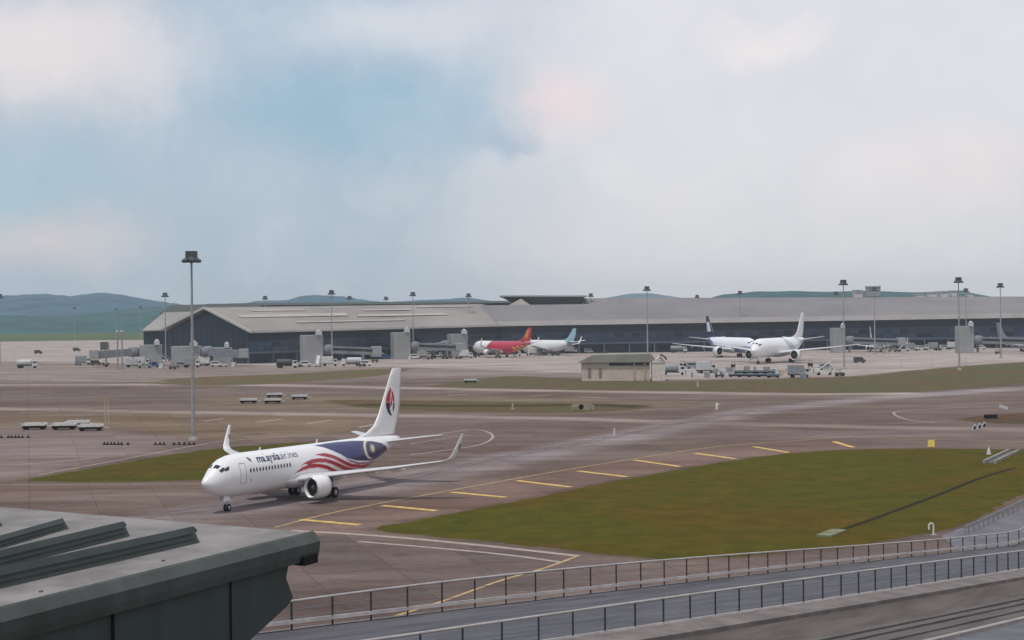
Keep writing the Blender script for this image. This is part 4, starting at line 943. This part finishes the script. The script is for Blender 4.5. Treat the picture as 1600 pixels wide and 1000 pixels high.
# ---- other aircraft
def jet_at(px, Y, deg, **k):  # px of the nose; deg: heading, 0 = away from the camera, +90 = to the right
    p = atY(px, 500, Y); a = math.radians(90 - deg); return (p.x, p.y, 0), a
def liv_white(x, c, y, z): return (.80, .81, .83)
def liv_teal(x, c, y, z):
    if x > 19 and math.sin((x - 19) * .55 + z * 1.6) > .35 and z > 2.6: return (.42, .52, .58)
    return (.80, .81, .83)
def liv_stripe(x, c, y, z):
    if z < 2.75 + max(0, x - 26) * .28: return (.06, .09, .26)
    if z < 3.05 + max(0, x - 26) * .28: return (.30, .38, .60)
    return (.82, .83, .85)
def liv_red(x, c, y, z):
    if x < 10.5 + (z - 2) * .9: return (.80, .80, .80)
    if x > 28 and z < 3.4 + (x - 28) * .12 and math.sin(x * 2.2 + z * 4) > 0: return (.75, .45, .08)
    return (.46, .022, .06)
def liv_blue(x, c, y, z):
    if x > 33: return (.30, .45, .52)
    return (.70, .72, .72)
finb = mat('sky_blue_tail', (.30, .46, .54), .4, var=.1); finr = mat('red_yellow_tail', (.46, .03, .05), .4, var=.05)
finn = mat('navy_tail', (.018, .025, .075), .4, var=.1)
mx = (1218 - 800) / F * 656; hd = math.radians(30)
fx, fy = -math.sin(hd), -math.cos(hd); kx = 1.68
wj = dict(kx=kx, kr=1.66, ky=2.02, kfin=1.25, eng_y=10.2, eng_r=1.75, winglet=False, fine=False, bogie=True)
nb = 'parked airliners at the terminal'
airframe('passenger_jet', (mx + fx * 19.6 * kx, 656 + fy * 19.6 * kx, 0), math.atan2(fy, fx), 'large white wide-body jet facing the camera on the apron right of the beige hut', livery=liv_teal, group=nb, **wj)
l, a = jet_at(1180, 712, 163)
_, _, finw, _ = airframe('passenger_jet', l, a, 'jet with dark tail and blue lower body half hidden behind the large white one', livery=liv_stripe, finmat=finn, group=nb, **{**wj, 'kx': 1.45, 'kr': 1.5, 'kfin': 1.22, 'ky': 1.68, 'eng_y': 9.5})
for sd in (-1, 1):
    m = MB(); m.add([(-33.4 * 1.45, sd * .62, 10.2), (-36.6 * 1.45, sd * .62, 10.2), (-37.3 * 1.45, sd * .42, 14.2), (-35.4 * 1.45, sd * .42, 14.2)], [(0, 1, 2, 3)]); m.build('tail_band', mat('pale_band', (.6, .62, .66), .5), finw, ZS)
l, a = jet_at(739, 792, -37)
_, _, finv, _ = airframe('passenger_jet', l, a, 'red jet with white nose and red and yellow tail parked at the pier', kx=1.3, kr=1.3, kfin=.80, livery=liv_red, winglet=True, fine=False, finmat=finr, group=nb, surfm=RED)
for sd in (-1, 1):
    for dx in (0, 1.3):
        m = MB(); m.add([((-34.2 - dx) * 1.3, sd * .34, 8.2), ((-34.8 - dx) * 1.3, sd * .34, 8.2), ((-36.6 - dx * .5) * 1.3, sd * .26, 11.6), ((-36.2 - dx * .5) * 1.3, sd * .26, 11.6)], [(0, 1, 2, 3)]); m.build('tail_stripe', YEL, finv, ZS)
l, a = jet_at(814, 822, -40)
airframe('passenger_jet', l, a, 'white jet with sky-blue tail parked just right of the red one', kx=1.15, kr=1.25, kfin=.72, livery=liv_blue, fine=False, finmat=finb, group=nb)
l, a = jet_at(1377, 790, 184)
airframe('passenger_jet', l, a, 'jet seen nose-on at its gate between the two right-hand gate towers', kx=.95, kfin=.8, livery=liv_white, fine=False, finmat=LGREY, group=nb)
l, a = jet_at(1650, 770, 152)
airframe('passenger_jet', l, a, 'jet with thin dark-edged tail cut off by the right edge of the frame', kx=1.05, livery=liv_stripe, fine=False, finmat=mat('slate_tail', (.16, .18, .24), .4), group=nb)
# ================================================================== GATE TOWERS AND BRIDGES
def gate(px, py, w, h, lab, ang, tun=22, flip=1):
    p = onz(px, py); r = empty('jet_bridge', p, ang, lab, 'jet bridge', 'grey gate towers with boarding bridges')
    m = MB(); m.box((0, 0, h / 2), (w, 7, h)); t = m.build('tower', mat('gate_tower_panel', (.28, .285, .29), .6, var=.12, scale=.12), r, bevel=.15)
    for i in range(1, 4):
        m = MB(); m.box((-w / 2 + w * i / 4, -3.52, h / 2), (.12, .08, h * .98)); m.build('panel_joint', MGREY, t)
    m = MB(); m.box((w * .28, -3.6, h + .9), (w * .25, 3, 1.8)); m.lathe([(0, .9), (.5, .8), (.9, .01)], (w * .28, -3.6, h + 1.8), 'z', 12); m.build('roof_unit', LGREY, t)
    x0 = w / 2 * flip
    m = MB(); m.lathe([(4.2, 2.4), (4.2, 2.6), (8.2, 2.6), (8.6, 1.6), (8.8, .01)], (x0 + 2.5 * flip, -2, 0), 'z', 16); m.build('rotunda', mat('bridge_tunnel', (.17, .18, .20)), r)
    m = MB(); m.tube((x0 + 2.5 * flip, -2, 0), (x0 + 2.5 * flip, -2, 4.4), .7, n=10); m.build('rotunda_column', MGREY, r)
    a, b = Vector((x0 + 4 * flip, -3, 6.3)), Vector((x0 + (4 + tun) * flip, -9, 5.4))
    m = MB(); m.bar(a, b, 3, 3.4); tt = m.build('tunnel', mat('bridge_tunnel', (.17, .18, .20), .6), r)
    m = MB(); m.bar(a + Vector((0, -1.55, .3)), b + Vector((0, -1.55, .3)), .1, 1.2); m.build('window_band', GLASSD, tt)
    m = MB(); m.box(b + Vector((1.6 * flip, -.6, .2)), (4.2, 4.4, 4.2)); m.build('cab', mat('bridge_cab', (.27, .28, .29), .5), r, bevel=.2)
    c = a.lerp(b, .75); m = MB()
    for s in (-1.6, 1.6): m.box((c.x, c.y + s, c.z / 2), (.5, .5, c.z))
    m.box((c.x, c.y, 1.2), (1.2, 4, .4)); m.build('support_leg', MGREY, r)
    for s in (-1.8, 1.8):
        m = MB(); m.lathe([(-.25, .1), (-.25, .6), (.25, .6), (.25, .1)], (c.x, c.y + s, .6), 'y', 12); m.build('wheel', BLACK, r)
    return r
gate(487, 568, 9.5, 13.2, 'leftmost broad grey gate tower against the pier front', .35, 18)
gate(626, 561, 8.5, 13.4, 'second grey gate tower from the left on the pier front', .35, 18)
gate(715, 558, 9, 12.0, 'third grey gate tower, just left of the red jet', .35, 9, -1)
gate(1309, 551, 6.5, 13.0, 'grey gate tower beyond the right wing of the large white jet', .05, 22)
gate(1507, 551, 7.5, 13.6, 'rightmost grey gate tower, left of the edge-cut jet', .05, 28)
gate(1130, 548, 7, 12.0, 'grey gate tower behind the dark-tailed jet', .05, 12, -1)
gate(236, 571, 10, 9.5, 'low grey gate tower left of the gable, farthest left of all', .2, 14, -1)
gate(292, 572, 13, 9.0, 'wide low grey gate tower in front of the gable end', .1, 14, 1)
gate(348, 570, 8, 8.0, 'small grey gate tower at the corner of the gable', .1, 8, -1)
# ================================================================== VEHICLES AND GROUND GEAR
WHITE = mat('dull_white_paint', (.52, .51, .49), .6, var=.15, scale=1.5)
def wheels(r, pts, rad=.45, w=.3):
    for x, y in pts:
        m = MB(); m.lathe([(-w / 2, .05), (-w / 2, rad * .9), (-w / 2 + .04, rad), (w / 2 - .04, rad), (w / 2, rad * .9), (w / 2, .05)], (x, y, rad), 'y', 14); m.build('wheel', BLACK, r, ZS)
def box_truck(body, cabm, L=7):
    r = empty('box_truck', (0, 0, 0))
    m = MB(); m.box((0, 0, .85), (L, 2.1, .3)); m.build('chassis', DGREY, r, ZS)
    m = MB(); m.box((-L * .14, 0, 2.25), (L * .7, 2.4, 2.5)); m.build('cargo_box', body, r, ZS, bevel=.06)
    m = MB(); m.prism([(L * .24, .7), (L * .5, .7), (L * .5, 1.7), (L * .45, 2.6), (L * .24, 2.6)], -1.1, 1.1, plane='xz'); c = m.build('cab', cabm, r, ZS)
    m = MB(); m.add([(L * .502, -.95, 1.72), (L * .502, .95, 1.72), (L * .455, .95, 2.5), (L * .455, -.95, 2.5)], [(0, 1, 2, 3)]); m.box((L * .37, 1.1, 2.05), (L * .15, .06, .7)); m.box((L * .37, -1.1, 2.05), (L * .15, .06, .7)); m.build('window', GLASSD, c, ZS)
    wheels(r, [(L * .36, 1), (L * .36, -1), (-L * .3, 1), (-L * .3, -1)]); return r
def van(body):
    r = empty('van', (0, 0, 0))
    m = MB(); m.prism([(-2.4, .4), (2.4, .4), (2.45, 1.1), (1.7, 1.3), (1.1, 2.05), (-2.35, 2.1)], -.95, .95, plane='xz'); b = m.build('body', body, r, ZS, bevel=.08)
    m = MB(); m.box((-.4, .96, 1.55), (3.0, .04, .5)); m.box((-.4, -.96, 1.55), (3.0, .04, .5)); m.add([(1.72, -.8, 1.32), (1.72, .8, 1.32), (1.16, .75, 2.0), (1.16, -.75, 2.0)], [(0, 1, 2, 3)]); m.build('window', GLASSD, b, ZS)
    wheels(r, [(1.5, .9), (1.5, -.9), (-1.5, .9), (-1.5, -.9)], .35, .22); return r
def tug(body):
    r = empty('baggage_tug', (0, 0, 0))
    m = MB(); m.prism([(-1.5, .35), (1.6, .35), (1.6, 1.0), (.3, 1.15), (.1, .8), (-.6, .8), (-.7, 1.1), (-1.5, 1.1)], -.75, .75, plane='xz'); m.build('body', body, r, ZS, bevel=.05)
    m = MB(); m.box((-.25, 0, 1.95), (1.4, 1.4, .08))
    for x in (-.9, .4):
        for y in (-.65, .65): m.box((x, y, 1.45), (.07, .07, 1.0))
    m.build('canopy', DGREY, r, ZS); wheels(r, [(1.0, .65), (1.0, -.65), (-1.0, .65), (-1.0, -.65)], .35, .22); return r
def dolly(cargo=None, L=3.6):
    r = empty('container_dolly', (0, 0, 0))
    m = MB(); m.box((0, 0, .38), (L * .94, 1.9, .3)); m.build('frame', BLACK, r, ZS)  # black box imitates the shade underneath the platform
    m = MB(); m.box((0, 0, .62), (L, 2.2, .16)); m.box((0, 1.05, .78), (L, .08, .2)); m.box((0, -1.05, .78), (L, .08, .2)); m.bar((L / 2, 0, .55), (L / 2 + 1.0, 0, .35), .1, .1); m.build('platform', cargo or LGREY, r, ZS)
    wheels(r, [(L * .36, .85), (L * .36, -.85), (-L * .36, .85), (-L * .36, -.85)], .28, .2); return r
def container(body, w=2.0, L=1.6, h=1.6):
    b = MB(); b.prism([(-L / 2, .0), (L / 2 - .35, .0), (L / 2, .45), (L / 2, h), (-L / 2, h)], -w / 2, w / 2, plane='xz'); r = empty('cargo_container', (0, 0, 0)); s = b.build('shell', body, r, ZS, bevel=.04)
    m = MB(); m.box((-L / 2 - .02, 0, h * .5), (.04, w * .86, h * .8)); m.build('curtain', MGREY, s, ZS); return r
def stairs_truck(body):
    r = empty('stairs_truck', (0, 0, 0))
    m = MB(); m.prism([(-3, .5), (3, .5), (3, 1.9), (2.4, 2.1), (1.5, 2.1), (1.4, 1.0), (-3, 1.0)], -1, 1, plane='xz'); m.build('body', body, r, ZS)
    m = MB(); m.bar((-3, 0, 1.0), (2.2, 0, 3.9), 1.5, .25)
    for y in (-.75, .75): m.bar((-3, y, 2.0), (2.2, y, 4.9), .06, .06); m.bar((2.2, y, 3.9), (3.2, y, 3.9), .06, .2); m.bar((2.2, y, 4.9), (3.2, y, 4.9), .06, .06)
    m.build('stairs', LGREY, r, ZS); m = MB(); m.box((2.5, 0, 1.65), (.9, 2.04, .5)); m.build('window', GLASSD, r, ZS)
    wheels(r, [(2, .9), (2, -.9), (-2, .9), (-2, -.9)]); return r
def fuel_truck(body):
    r = empty('tank_truck', (0, 0, 0)); m = MB(); m.box((0, 0, .85), (9, 2.1, .3)); m.build('chassis', DGREY, r, ZS)
    m = MB(); m.lathe([(-4.3, .1), (-4.2, .95), (-3.9, 1.1), (1.9, 1.1), (2.2, .95), (2.3, .1)], (0, 0, 2.1), 'x', 18); m.build('tank', body, r, ZS)
    m = MB(); m.prism([(2.6, .7), (4.6, .7), (4.6, 1.8), (4.3, 2.7), (2.6, 2.7)], -1.15, 1.15, plane='xz'); c = m.build('cab', WHITE, r, ZS)
    m = MB(); m.add([(4.61, -.95, 1.82), (4.61, .95, 1.82), (4.33, .95, 2.6), (4.33, -.95, 2.6)], [(0, 1, 2, 3)]); m.box((3.7, -1.16, 2.1), (1.2, .05, .7)); m.build('window', GLASSD, c, ZS)
    wheels(r, [(3.6, 1), (3.6, -1), (-2.2, 1), (-2.2, -1), (-3.4, 1), (-3.4, -1)]); return r
KINDS = dict(truck=('truck', 'service trucks on the apron'), van=('van', 'vans on the apron'), tug=('tug', 'baggage tugs on the apron'), dolly=('dolly', 'flat container dollies'),
             cont=('container', 'cargo containers on the apron'), stairs=('stairs truck', 'stairs trucks on the apron'), tank=('tank truck', 'tank trucks on the apron'))
mk = dict(truck=lambda c: box_truck(c, WHITE), van=van, tug=tug, dolly=lambda c: dolly(c), cont=container, stairs=stairs_truck, tank=fuel_truck)
cache = {}
TAN = mat('tan_paint', (.42, .34, .26), .6)
def put(kind, px, py, deg, c, lab, sc=1.0):
    key = (kind, c.name)
    if key not in cache: o = cache[key] = mk[kind](c)
    else: o = copy_tree(cache[key])
    p = onz(px, py); o.location = (p.x, p.y, 0); o.rotation_euler = (0, 0, math.radians(deg)); o.scale = (sc,) * 3
    cat, grp = KINDS[kind]; tag(o, lab, cat, grp)
# left stand, white topped dollies, far row by the gable, row by the hut ...
for i, (px, py, dg, lab) in enumerate(((54,671,4,'leftmost white-topped flat dolly on the left stand'),(100,671,4,'second white-topped flat dolly on the left stand'),(121,667,4,'white-topped flat dolly set back behind the others'),(142,673,6,'rightmost white-topped flat dolly on the left stand'))):
    put('dolly', px, py, dg, WHITE, lab, 1.25)
for px, py, lab in ((388,630,'leftmost pale flat dolly on the brown strip behind the jet'),(426,630,'pale flat dolly second from left on the brown strip'),(429,621,'pale flat dolly farthest back on the brown strip'),(468,624,'rightmost pale flat dolly on the brown strip'),(735,598,'lone pale dolly on the far grass left of the beige hut')):
    put('dolly', px, py, 3, LGREY, lab, 1.15)
put('truck', 164, 549, 90, DGREY, 'dark boxy truck on the far left apron', 1.5)
veh = [('truck',208,574,30,LGREY,'pale truck angled by the leftmost gate tower'),('stairs',226,575,10,MGREY,'grey stairs truck before the leftmost gate tower'),('cont',252,576,0,WHITE,'white container before the low gate towers'),('tug',270,577,0,DGREY,'dark tug just left of the tall mast line'),('van',284,574,0,MGREY,'grey van left of the wide low gate tower'),
 ('truck',300,574,0,MGREY,'grey truck before the wide low gate tower'),('cont',365,573,0,WHITE,'white container at the gable corner'),('tug',586,566,0,DGREY,'dark tug left of the second pier tower'),('cont',640,562,0,LGREY,'pale container right of the second pier tower'),('tug',672,562,0,DGREY,'dark tug between second and third pier towers'),('van',700,560,0,MGREY,'grey van before the third pier tower'),
 ('tank',1060,551,0,MGREY,'grey tank truck far behind the yard'),('truck',1100,549,0,MGREY,'grey truck left of the dark-tailed jet'),('van',920,552,0,MGREY,'grey van right of the blue-tailed jet'),('tug',945,552,0,DGREY,'dark tug far behind the hut roof'),('truck',1455,547,180,MGREY,'grey truck reversed in the right-hand row'),('tug',1466,548,0,DGREY,'dark tug in the right-hand row'),('cont',1385,552,0,TAN,'tan container right under the nose-on jet'),
 ('truck',130,570,0,MGREY,'grey truck at the left apron edge'),('van',150,571,10,DGREY,'dark van left of the twin poles'),('tug',165,571,0,DGREY,'dark tug left of the twin poles'),('tug',122,571,20,MGREY,'grey tug at the far left row'),
 ('van',60,553,0,DGREY,'dark van alone on the far left apron'),('van',120,549,0,DGREY,'dark van beside another on the far left apron'),('tank',42,575,2,LGREY,'pale tank truck far left on the apron'),
 ('truck',222,572,0,LGREY,'pale truck under the farthest left gate tower'),('van',240,574,0,BLUE,'blue van before the low gate towers'),('stairs',262,572,200,WHITE,'white stairs truck before the low gate towers'),('truck',316,572,180,WHITE,'white truck at the foot of the tall mast line'),
 ('van',338,573,0,WHITE,'white van at the gable corner'),('tug',350,573,0,WHITE,'white tug at the gable corner'),
 ('tank',448,575,0,DGREY,'dark low tank truck before the pier'),('tug',465,574,180,DGREY,'dark tug behind the low tank truck'),('van',478,573,0,WHITE,'white van under the leftmost pier tower'),('stairs',497,573,90,WHITE,'white stairs truck at the pier front'),('truck',515,572,0,WHITE,'white truck right of the first pier tower'),
 ('tank',550,572,180,LGREY,'pale tank truck mid pier'),('tug',566,573,0,DGREY,'dark tug mid pier'),('van',572,572,0,WHITE,'white van mid pier'),('truck',590,561,0,WHITE,'white truck left of the second pier tower'),('van',603,561,0,BLUE,'blue van beside the second pier tower'),
 ('van',648,561,0,WHITE,'white van right of the second pier tower'),('truck',662,560,0,LGREY,'pale truck between second and third pier towers'),('stairs',682,558,0,WHITE,'white stairs truck before the third pier tower'),('tug',695,561,0,DGREY,'dark tug before the third pier tower'),
 ('tug',716,561,0,DGREY,'dark tug at the foot of the third pier tower'),('truck',728,560,0,WHITE,'white truck by the nose of the red jet'),('tug',740,559,0,DGREY,'dark tug under the nose of the red jet'),('tug',778,560,0,DGREY,'dark tug under the belly of the red jet'),
 ('cont',804,559,0,MGREY,'grey container under the tail of the red jet'),('stairs',818,556,180,WHITE,'white stairs truck between the red and the blue-tailed jets'),('truck',835,555,0,WHITE,'white truck under the blue-tailed jet'),('tug',850,556,0,DGREY,'dark tug under the blue-tailed jet'),
 ('van',868,556,0,DGREY,'dark van under the blue tail'),('truck',892,552,0,LGREY,'pale truck right of the blue tail'),('van',935,551,0,WHITE,'white van mid apron left of the white truck'),('truck',960,550,0,MGREY,'grey truck behind the hut roof'),('truck',999,550,80,WHITE,'white truck head-on behind the hut roof'),
 ('tank',1043,546,0,WHITE,'white tank truck left of the dark-tailed jet'),('van',1395,549,0,WHITE,'white van right of the nose-on jet'),('tug',1402,550,0,DGREY,'dark tug right of the nose-on jet'),('stairs',1412,549,0,WHITE,'white stairs truck right of the nose-on jet'),
 ('truck',1424,548,0,MGREY,'grey truck in the right-hand row'),('van',1440,547,0,WHITE,'white van in the right-hand row'),('van',1475,546,0,LGREY,'pale van left of the rightmost gate tower'),('truck',1490,546,0,LGREY,'pale truck left of the rightmost gate tower'),
 ('tug',1560,553,0,DGREY,'dark tug left of the edge-cut jet'),('van',1343,567,0,DGREY,'dark van alone on the apron right of the white jet'),('van',1533,546,0,WHITE,'white van right of the rightmost gate tower'),
 ('tug',1068,573,0,BLACK,'small black tug right of the hut'),('cont',1062,581,0,LGREY,'pale container nearest the hut'),('cont',1092,583,0,WHITE,'white container among the gear right of the hut'),('cont',1118,584,0,MGREY,'grey container left of the blue-grey dollies'),
 ('tug',1146,575,90,BLACK,'black tug behind the long dolly train'),('cont',1232,583,0,WHITE,'white container right of the dolly train'),('cont',1244,584,0,LGREY,'pale container right of the dolly train'),('cont',1222,586,0,TAN,'tan container right of the dolly train'),
 ('cont',1262,584,0,MGREY,'grey container under the right engine'),('tug',1266,573,90,BLACK,'black tug right of the white jet'),('cont',1275,584,0,WHITE,'white container far right of the gear yard'),('stairs',1288,586,0,WHITE,'small white stairs truck at the right end of the gear yard',),('cont',1302,586,0,WHITE,'white container last at right in the gear yard')]
for v in veh: put(*v)
for i, (px, py) in enumerate([(1148, 589), (1163, 589), (1178, 589), (1193, 589), (1208, 590), (1156, 584), (1172, 584), (1188, 584), (1203, 584)]):
    put('dolly', px, py, 2, mat('bluegrey_paint', (.10, .14, .17), .6), ('%s blue-grey dolly of the %s train in front of the large white jet' % (('leftmost', 'second', 'middle', 'fourth', 'last')[i % 5], 'near' if i < 5 else 'rear')), 1.1)
for k, (kind, px, py, c, lab) in enumerate((('tank',1050,586,MGREY,'grey low tank truck close right of the hut'),('van',1082,576,MGREY,'grey van at the back of the yard by the hut'),('truck',1103,583,LGREY,'pale truck parked in the yard between hut and dollies'),('tug',1124,590,DGREY,'dark tug at the near edge of the yard'),('tug',1110,574,DGREY,'dark tug at the back of the yard'),
  ('cont',1085,590,WHITE,'white container at the near edge of the yard'),('van',1290,578,MGREY,'grey van behind the small stairs truck'),('truck',1248,590,MGREY,'grey truck at the near edge right of the dolly train'),('tug',1312,588,DGREY,'dark tug at the right end of the yard'))):
    put(kind, px, py, 12 * (k % 3) - 6, c, lab)
for i, (px, py) in enumerate(((1152, 580), (1167, 580), (1183, 580), (1198, 581), (1212, 584), (1140, 582))):
    put('cont', px, py, 8 * i, (WHITE, MGREY)[i % 2], '%s container standing behind the blue-grey dolly train' % ('leftmost white', 'second, grey', 'middle white', 'fourth, grey', 'rightmost white', 'grey end')[i])
for i, (px, py, w) in enumerate(((1075,586,8),(1105,590,6),(1100,579,5),(1255,592,8),(1130,588,4))):
    put('cont', px, py, 5 * i, (LGREY, MGREY, TAN, MGREY, LGREY)[i], ('pale container low in the yard near the hut', 'grey container at the near edge of the yard', 'tan container at the back of the yard', 'grey container at the right near edge of the yard', 'pale container close to the near dolly train')[i])
# beige hut
p = onz(972, 595); hut = empty('hut', p, -.03, 'beige rendered hut with a wide green-grey hipped roof on the far grass', 'building')
w, dpt, h = 27.0, 9.0, 6.3
m = MB(); m.box((-2, dpt / 2, h / 2), (w - 5, dpt, h)); wl = m.build('wall', BEIGE, hut)
m = MB(); m.prism([(-w / 2 - .8, h - .3), (w / 2 - 2.2, h - .3), (w / 2 - 4, h + 2.4), (-w / 2 + 4, h + 2.1)], -1.0, dpt + 1, plane='xz'); m.build('roof', mat('moss_grey_roof', (.24, .235, .215), .85, var=.12, scale=.2), hut)
m = MB(); m.box((-w / 2 + 7 + w * .33, -.05, h - .9), (13, .1, 1.0)); m.build('dark_wall_band', GLASSD, wl)  # dark band along the wall top, just below the roof
for x in (-w / 2 + 3.0, -w / 2 + 6.5):
    m = MB(); m.box((x, -.06, 2.6), (1.0, .12, 3.2)); m.build('window', mat('brown_shutter', (.20, .165, .15), .7), wl)
for x in (4.0, 7.4):
    m = MB(); m.box((x, -.14, h / 2 + .2), (.6, .3, h - .4)); m.build('pilaster', mat('ochre_render', (.42, .36, .24), .85), wl)
pe = mat('pale_render', (.56, .51, .46), .85)
m = MB(); m.box((w / 2 - 1.8, .4, 2.9), (4.2, 5, 5.8)); an = m.build('annex', pe, hut)
m = MB(); m.prism([(w / 2 - 4.1, 5.8), (w / 2 + .5, 5.8), (w / 2 - 1.2, 8.0)], -2.3, 3.1, plane='xz'); m.build('annex_roof', pe, an)
m = MB()
for i in range(8):
    a0 = math.radians(15 + i * 17); m.bar((w / 2 - 1.6 + 2.4 * math.cos(a0), -2.6, 6.2 + 2.2 * math.sin(a0)), (w / 2 - 1.6 + 2.4 * math.cos(a0 + .32), -2.6, 6.2 + 2.2 * math.sin(a0 + .32)), .9, .5) if i < 4 else None
m.build('curved_hood', DGREY, an)
# twin poles by the left stands
for px, lab in ((184, 'left pole of the slim pair on the left apron'), (191, 'right pole of the slim pair on the left apron')):
    p = onz(px, 577); r = empty('steel_pole', p, 0, lab, 'pole', 'slim paired poles')
    m = MB(); m.tube((0, 0, .2), (0, 0, 16), .38, .30); m.build('shaft', MGREY, r); m = MB(); m.box((0, 0, .25), (1.6, 1.6, .5)); m.build('base', CONC, r); m = MB(); m.box((0, 0, 16.3), (1.1, 1.1, .8)); m.build('cap', LGREY, r)
# T-sign on the left
p = onz(167, 664); r = empty('stand_sign', p, 0, 'thin ochre post with a small square board on the left stand', 'sign')
m = MB(); m.box((-.35, 0, 2.4), (.14, .14, 4.8)); m.box((.35, 0, 2.4), (.14, .14, 4.8)); m.build('post', TAN, r); m = MB(); m.box((0, 0, 5.3), (1.5, .2, 1.2)); m.build('board', mat('ochre_board', (.30, .20, .14), .7), r)
# small dark blocks / cones in rows
def cone(px, py, lab, c=BLACK, h=.9):
    p = onz(px, py); m = MB(); m.box((0, 0, .06), (.6, .6, .12)); m.lathe([(.12, .24), (h, .05), (h + .02, .001)], (0, 0, 0), 'z', 12); o = m.build('marker_cone', c, None); o.location = p
    tag(o, lab, 'cone', 'dark marker cones on the left stand')
for xs, y, nm in (((2, 13, 18, 24, 29, 35, 44), 684, 'far left row'), ((163, 168, 174, 179, 185, 190, 200), 695, 'middle row'), ((243, 250, 256, 272, 280, 288, 296, 303), 695, 'row by the tall mast')):
    for k, x in enumerate(xs): cone(x, y, '%s dark cone from the left, %s, left stand' % (('first', 'second', 'third', 'fourth', 'fifth', 'sixth', 'seventh', 'eighth')[k], nm), h=.5)
# right-hand small things
p = onz(1455, 700); r = empty('taxiway_sign', p, 0, 'small bright yellow square taxiway sign at the far edge of the grass', 'sign')
m = MB(); m.box((0, 0, .72), (1.05, .16, 1.1)); m.build('panel', mat('sign_yellow', (.85, .62, .12), .5, var=.05), r); m = MB(); m.box((-.35, 0, .1), (.08, .08, .2)); m.box((.35, 0, .1), (.08, .08, .2)); m.build('leg', MGREY, r)
p = onz(1548, 655); r = empty('sign_back', p, .1, 'wide black backed sign lying low beside the right taxiway', 'sign')
m = MB(); m.box((0, 0, .55), (2.7, .3, .8)); m.build('panel', BLACK, r); m = MB(); m.box((-.9, 0, .1), (.1, .1, .2)); m.box((.9, 0, .1), (.1, .1, .2)); m.build('leg', DGREY, r)
p = onz(1568, 641); r = empty('pale_sign', p, -.3, 'small tilted pale board farthest right across the taxiway', 'sign')
m = MB(); m.bar((-.9, 0, 1.0), (.9, 0, .4), .2, .7); m.build('panel', LGREY, r); m = MB(); m.box((0, .1, .25), (.1, .1, .5)); m.build('leg', MGREY, r)
for i, x in enumerate((1522, 1530, 1537)):
    p = onz(x, 675 - i * 2); r = empty('striped_board', p, .5, '%s of three little slanted striped boards by the right taxiway' % ('left', 'middle', 'right')[i], 'sign', 'three striped boards')
    m = MB(); m.bar((-.3, 0, .2), (.35, 0, 1.3), .15, .5); m.build('board', LGREY, r); m = MB(); m.bar((-.1, -.09, .5), (.2, -.09, 1.0), .06, .5); m.build('stripe', BLACK, r)
p = onz(1545, 710); r = empty('marker_post', p, 0, 'small white tapering post at the far right corner of the grass', 'post'); m = MB(); m.lathe([(0, .35), (.9, .15), (1.15, .01)], (0, 0, 0), 'z', 10); m.build('body', WHITE, r); m = MB(); m.box((0, 0, .03), (.8, .8, .06)); m.build('foot', CONC, r)
p = onz(1120, 640); r = empty('marker_post', p, 0, 'tiny white post at the tip of the painted loop across the taxiway', 'post'); m = MB(); m.lathe([(0, .3), (1.4, .2), (1.5, .01)], (0, 0, 0), 'z', 10); m.build('body', WHITE, r); m = MB(); m.box((0, 0, .03), (.8, .8, .06)); m.build('foot', CONC, r)
for px, py, lab in ((801, 640, 'small tan post in the far ditch left of the pipe mouth'), (1090, 604, 'tiny pale post on the far grass right of the hut'), (1409, 575, 'pair-like pale post on the apron edge right of the tall mast'), (1456, 572, 'short pale post on the apron edge'), (1509, 571, 'dark little post by the foot of the right mast'), (960, 682, 'tiny pale taxiway light on the worn lane')):
    p = onz(px, py); r = empty('short_post', p, 0, lab, 'post', 'short posts around the field'); m = MB(); m.tube((0, 0, 0), (0, 0, 1.5 if py > 600 else 3.5), .22, .18); m.build('body', TAN if 'tan' in lab else LGREY, r); m = MB(); m.box((0, 0, .05), (.9, .9, .1)); m.build('foot', CONC, r)
# upside-down U vent pipe
p = onz(1455, 837); r = empty('vent_pipe', p, 0, 'white upside-down U pipe standing in the grass just behind the fence', 'pipe'); m = MB(); pts = [Vector((.22, 0, 0)), Vector((.22, 0, .95))] + [Vector((.22 * math.cos(a), 0, .95 + .22 * math.sin(a) * 1.2)) for a in [i * math.pi / 8 for i in range(1, 9)]] + [Vector((-.22, 0, .6))]
for a, b in zip(pts, pts[1:]): m.tube(a, b, .085, n=10)
m.build('pipe', mat('cream_paint', (.62, .58, .52), .5), r); m = MB(); m.box((.22, 0, .06), (.6, .6, .12)); m.build('foot', CONC, r)
# ================================================================== HAZE
hz = MB(); hz.box((0, 3600, 84.5), (15000, 9000, 171)); hz = hz.build('haze', None or WHITE)
hm = bpy.data.materials.new('haze'); hm.use_nodes = True; t = hm.node_tree; t.nodes.clear()
v = N(t, 'ShaderNodeVolumePrincipled', i={'Color': (.86, .96, 1.0, 1), 'Density': .00010, 'Anisotropy': 0.0}); N(t, 'ShaderNodeOutputMaterial', i={'Volume': v.outputs[0]})
hz.data.materials.clear(); hz.data.materials.append(hm); tag(hz, kind='stuff')
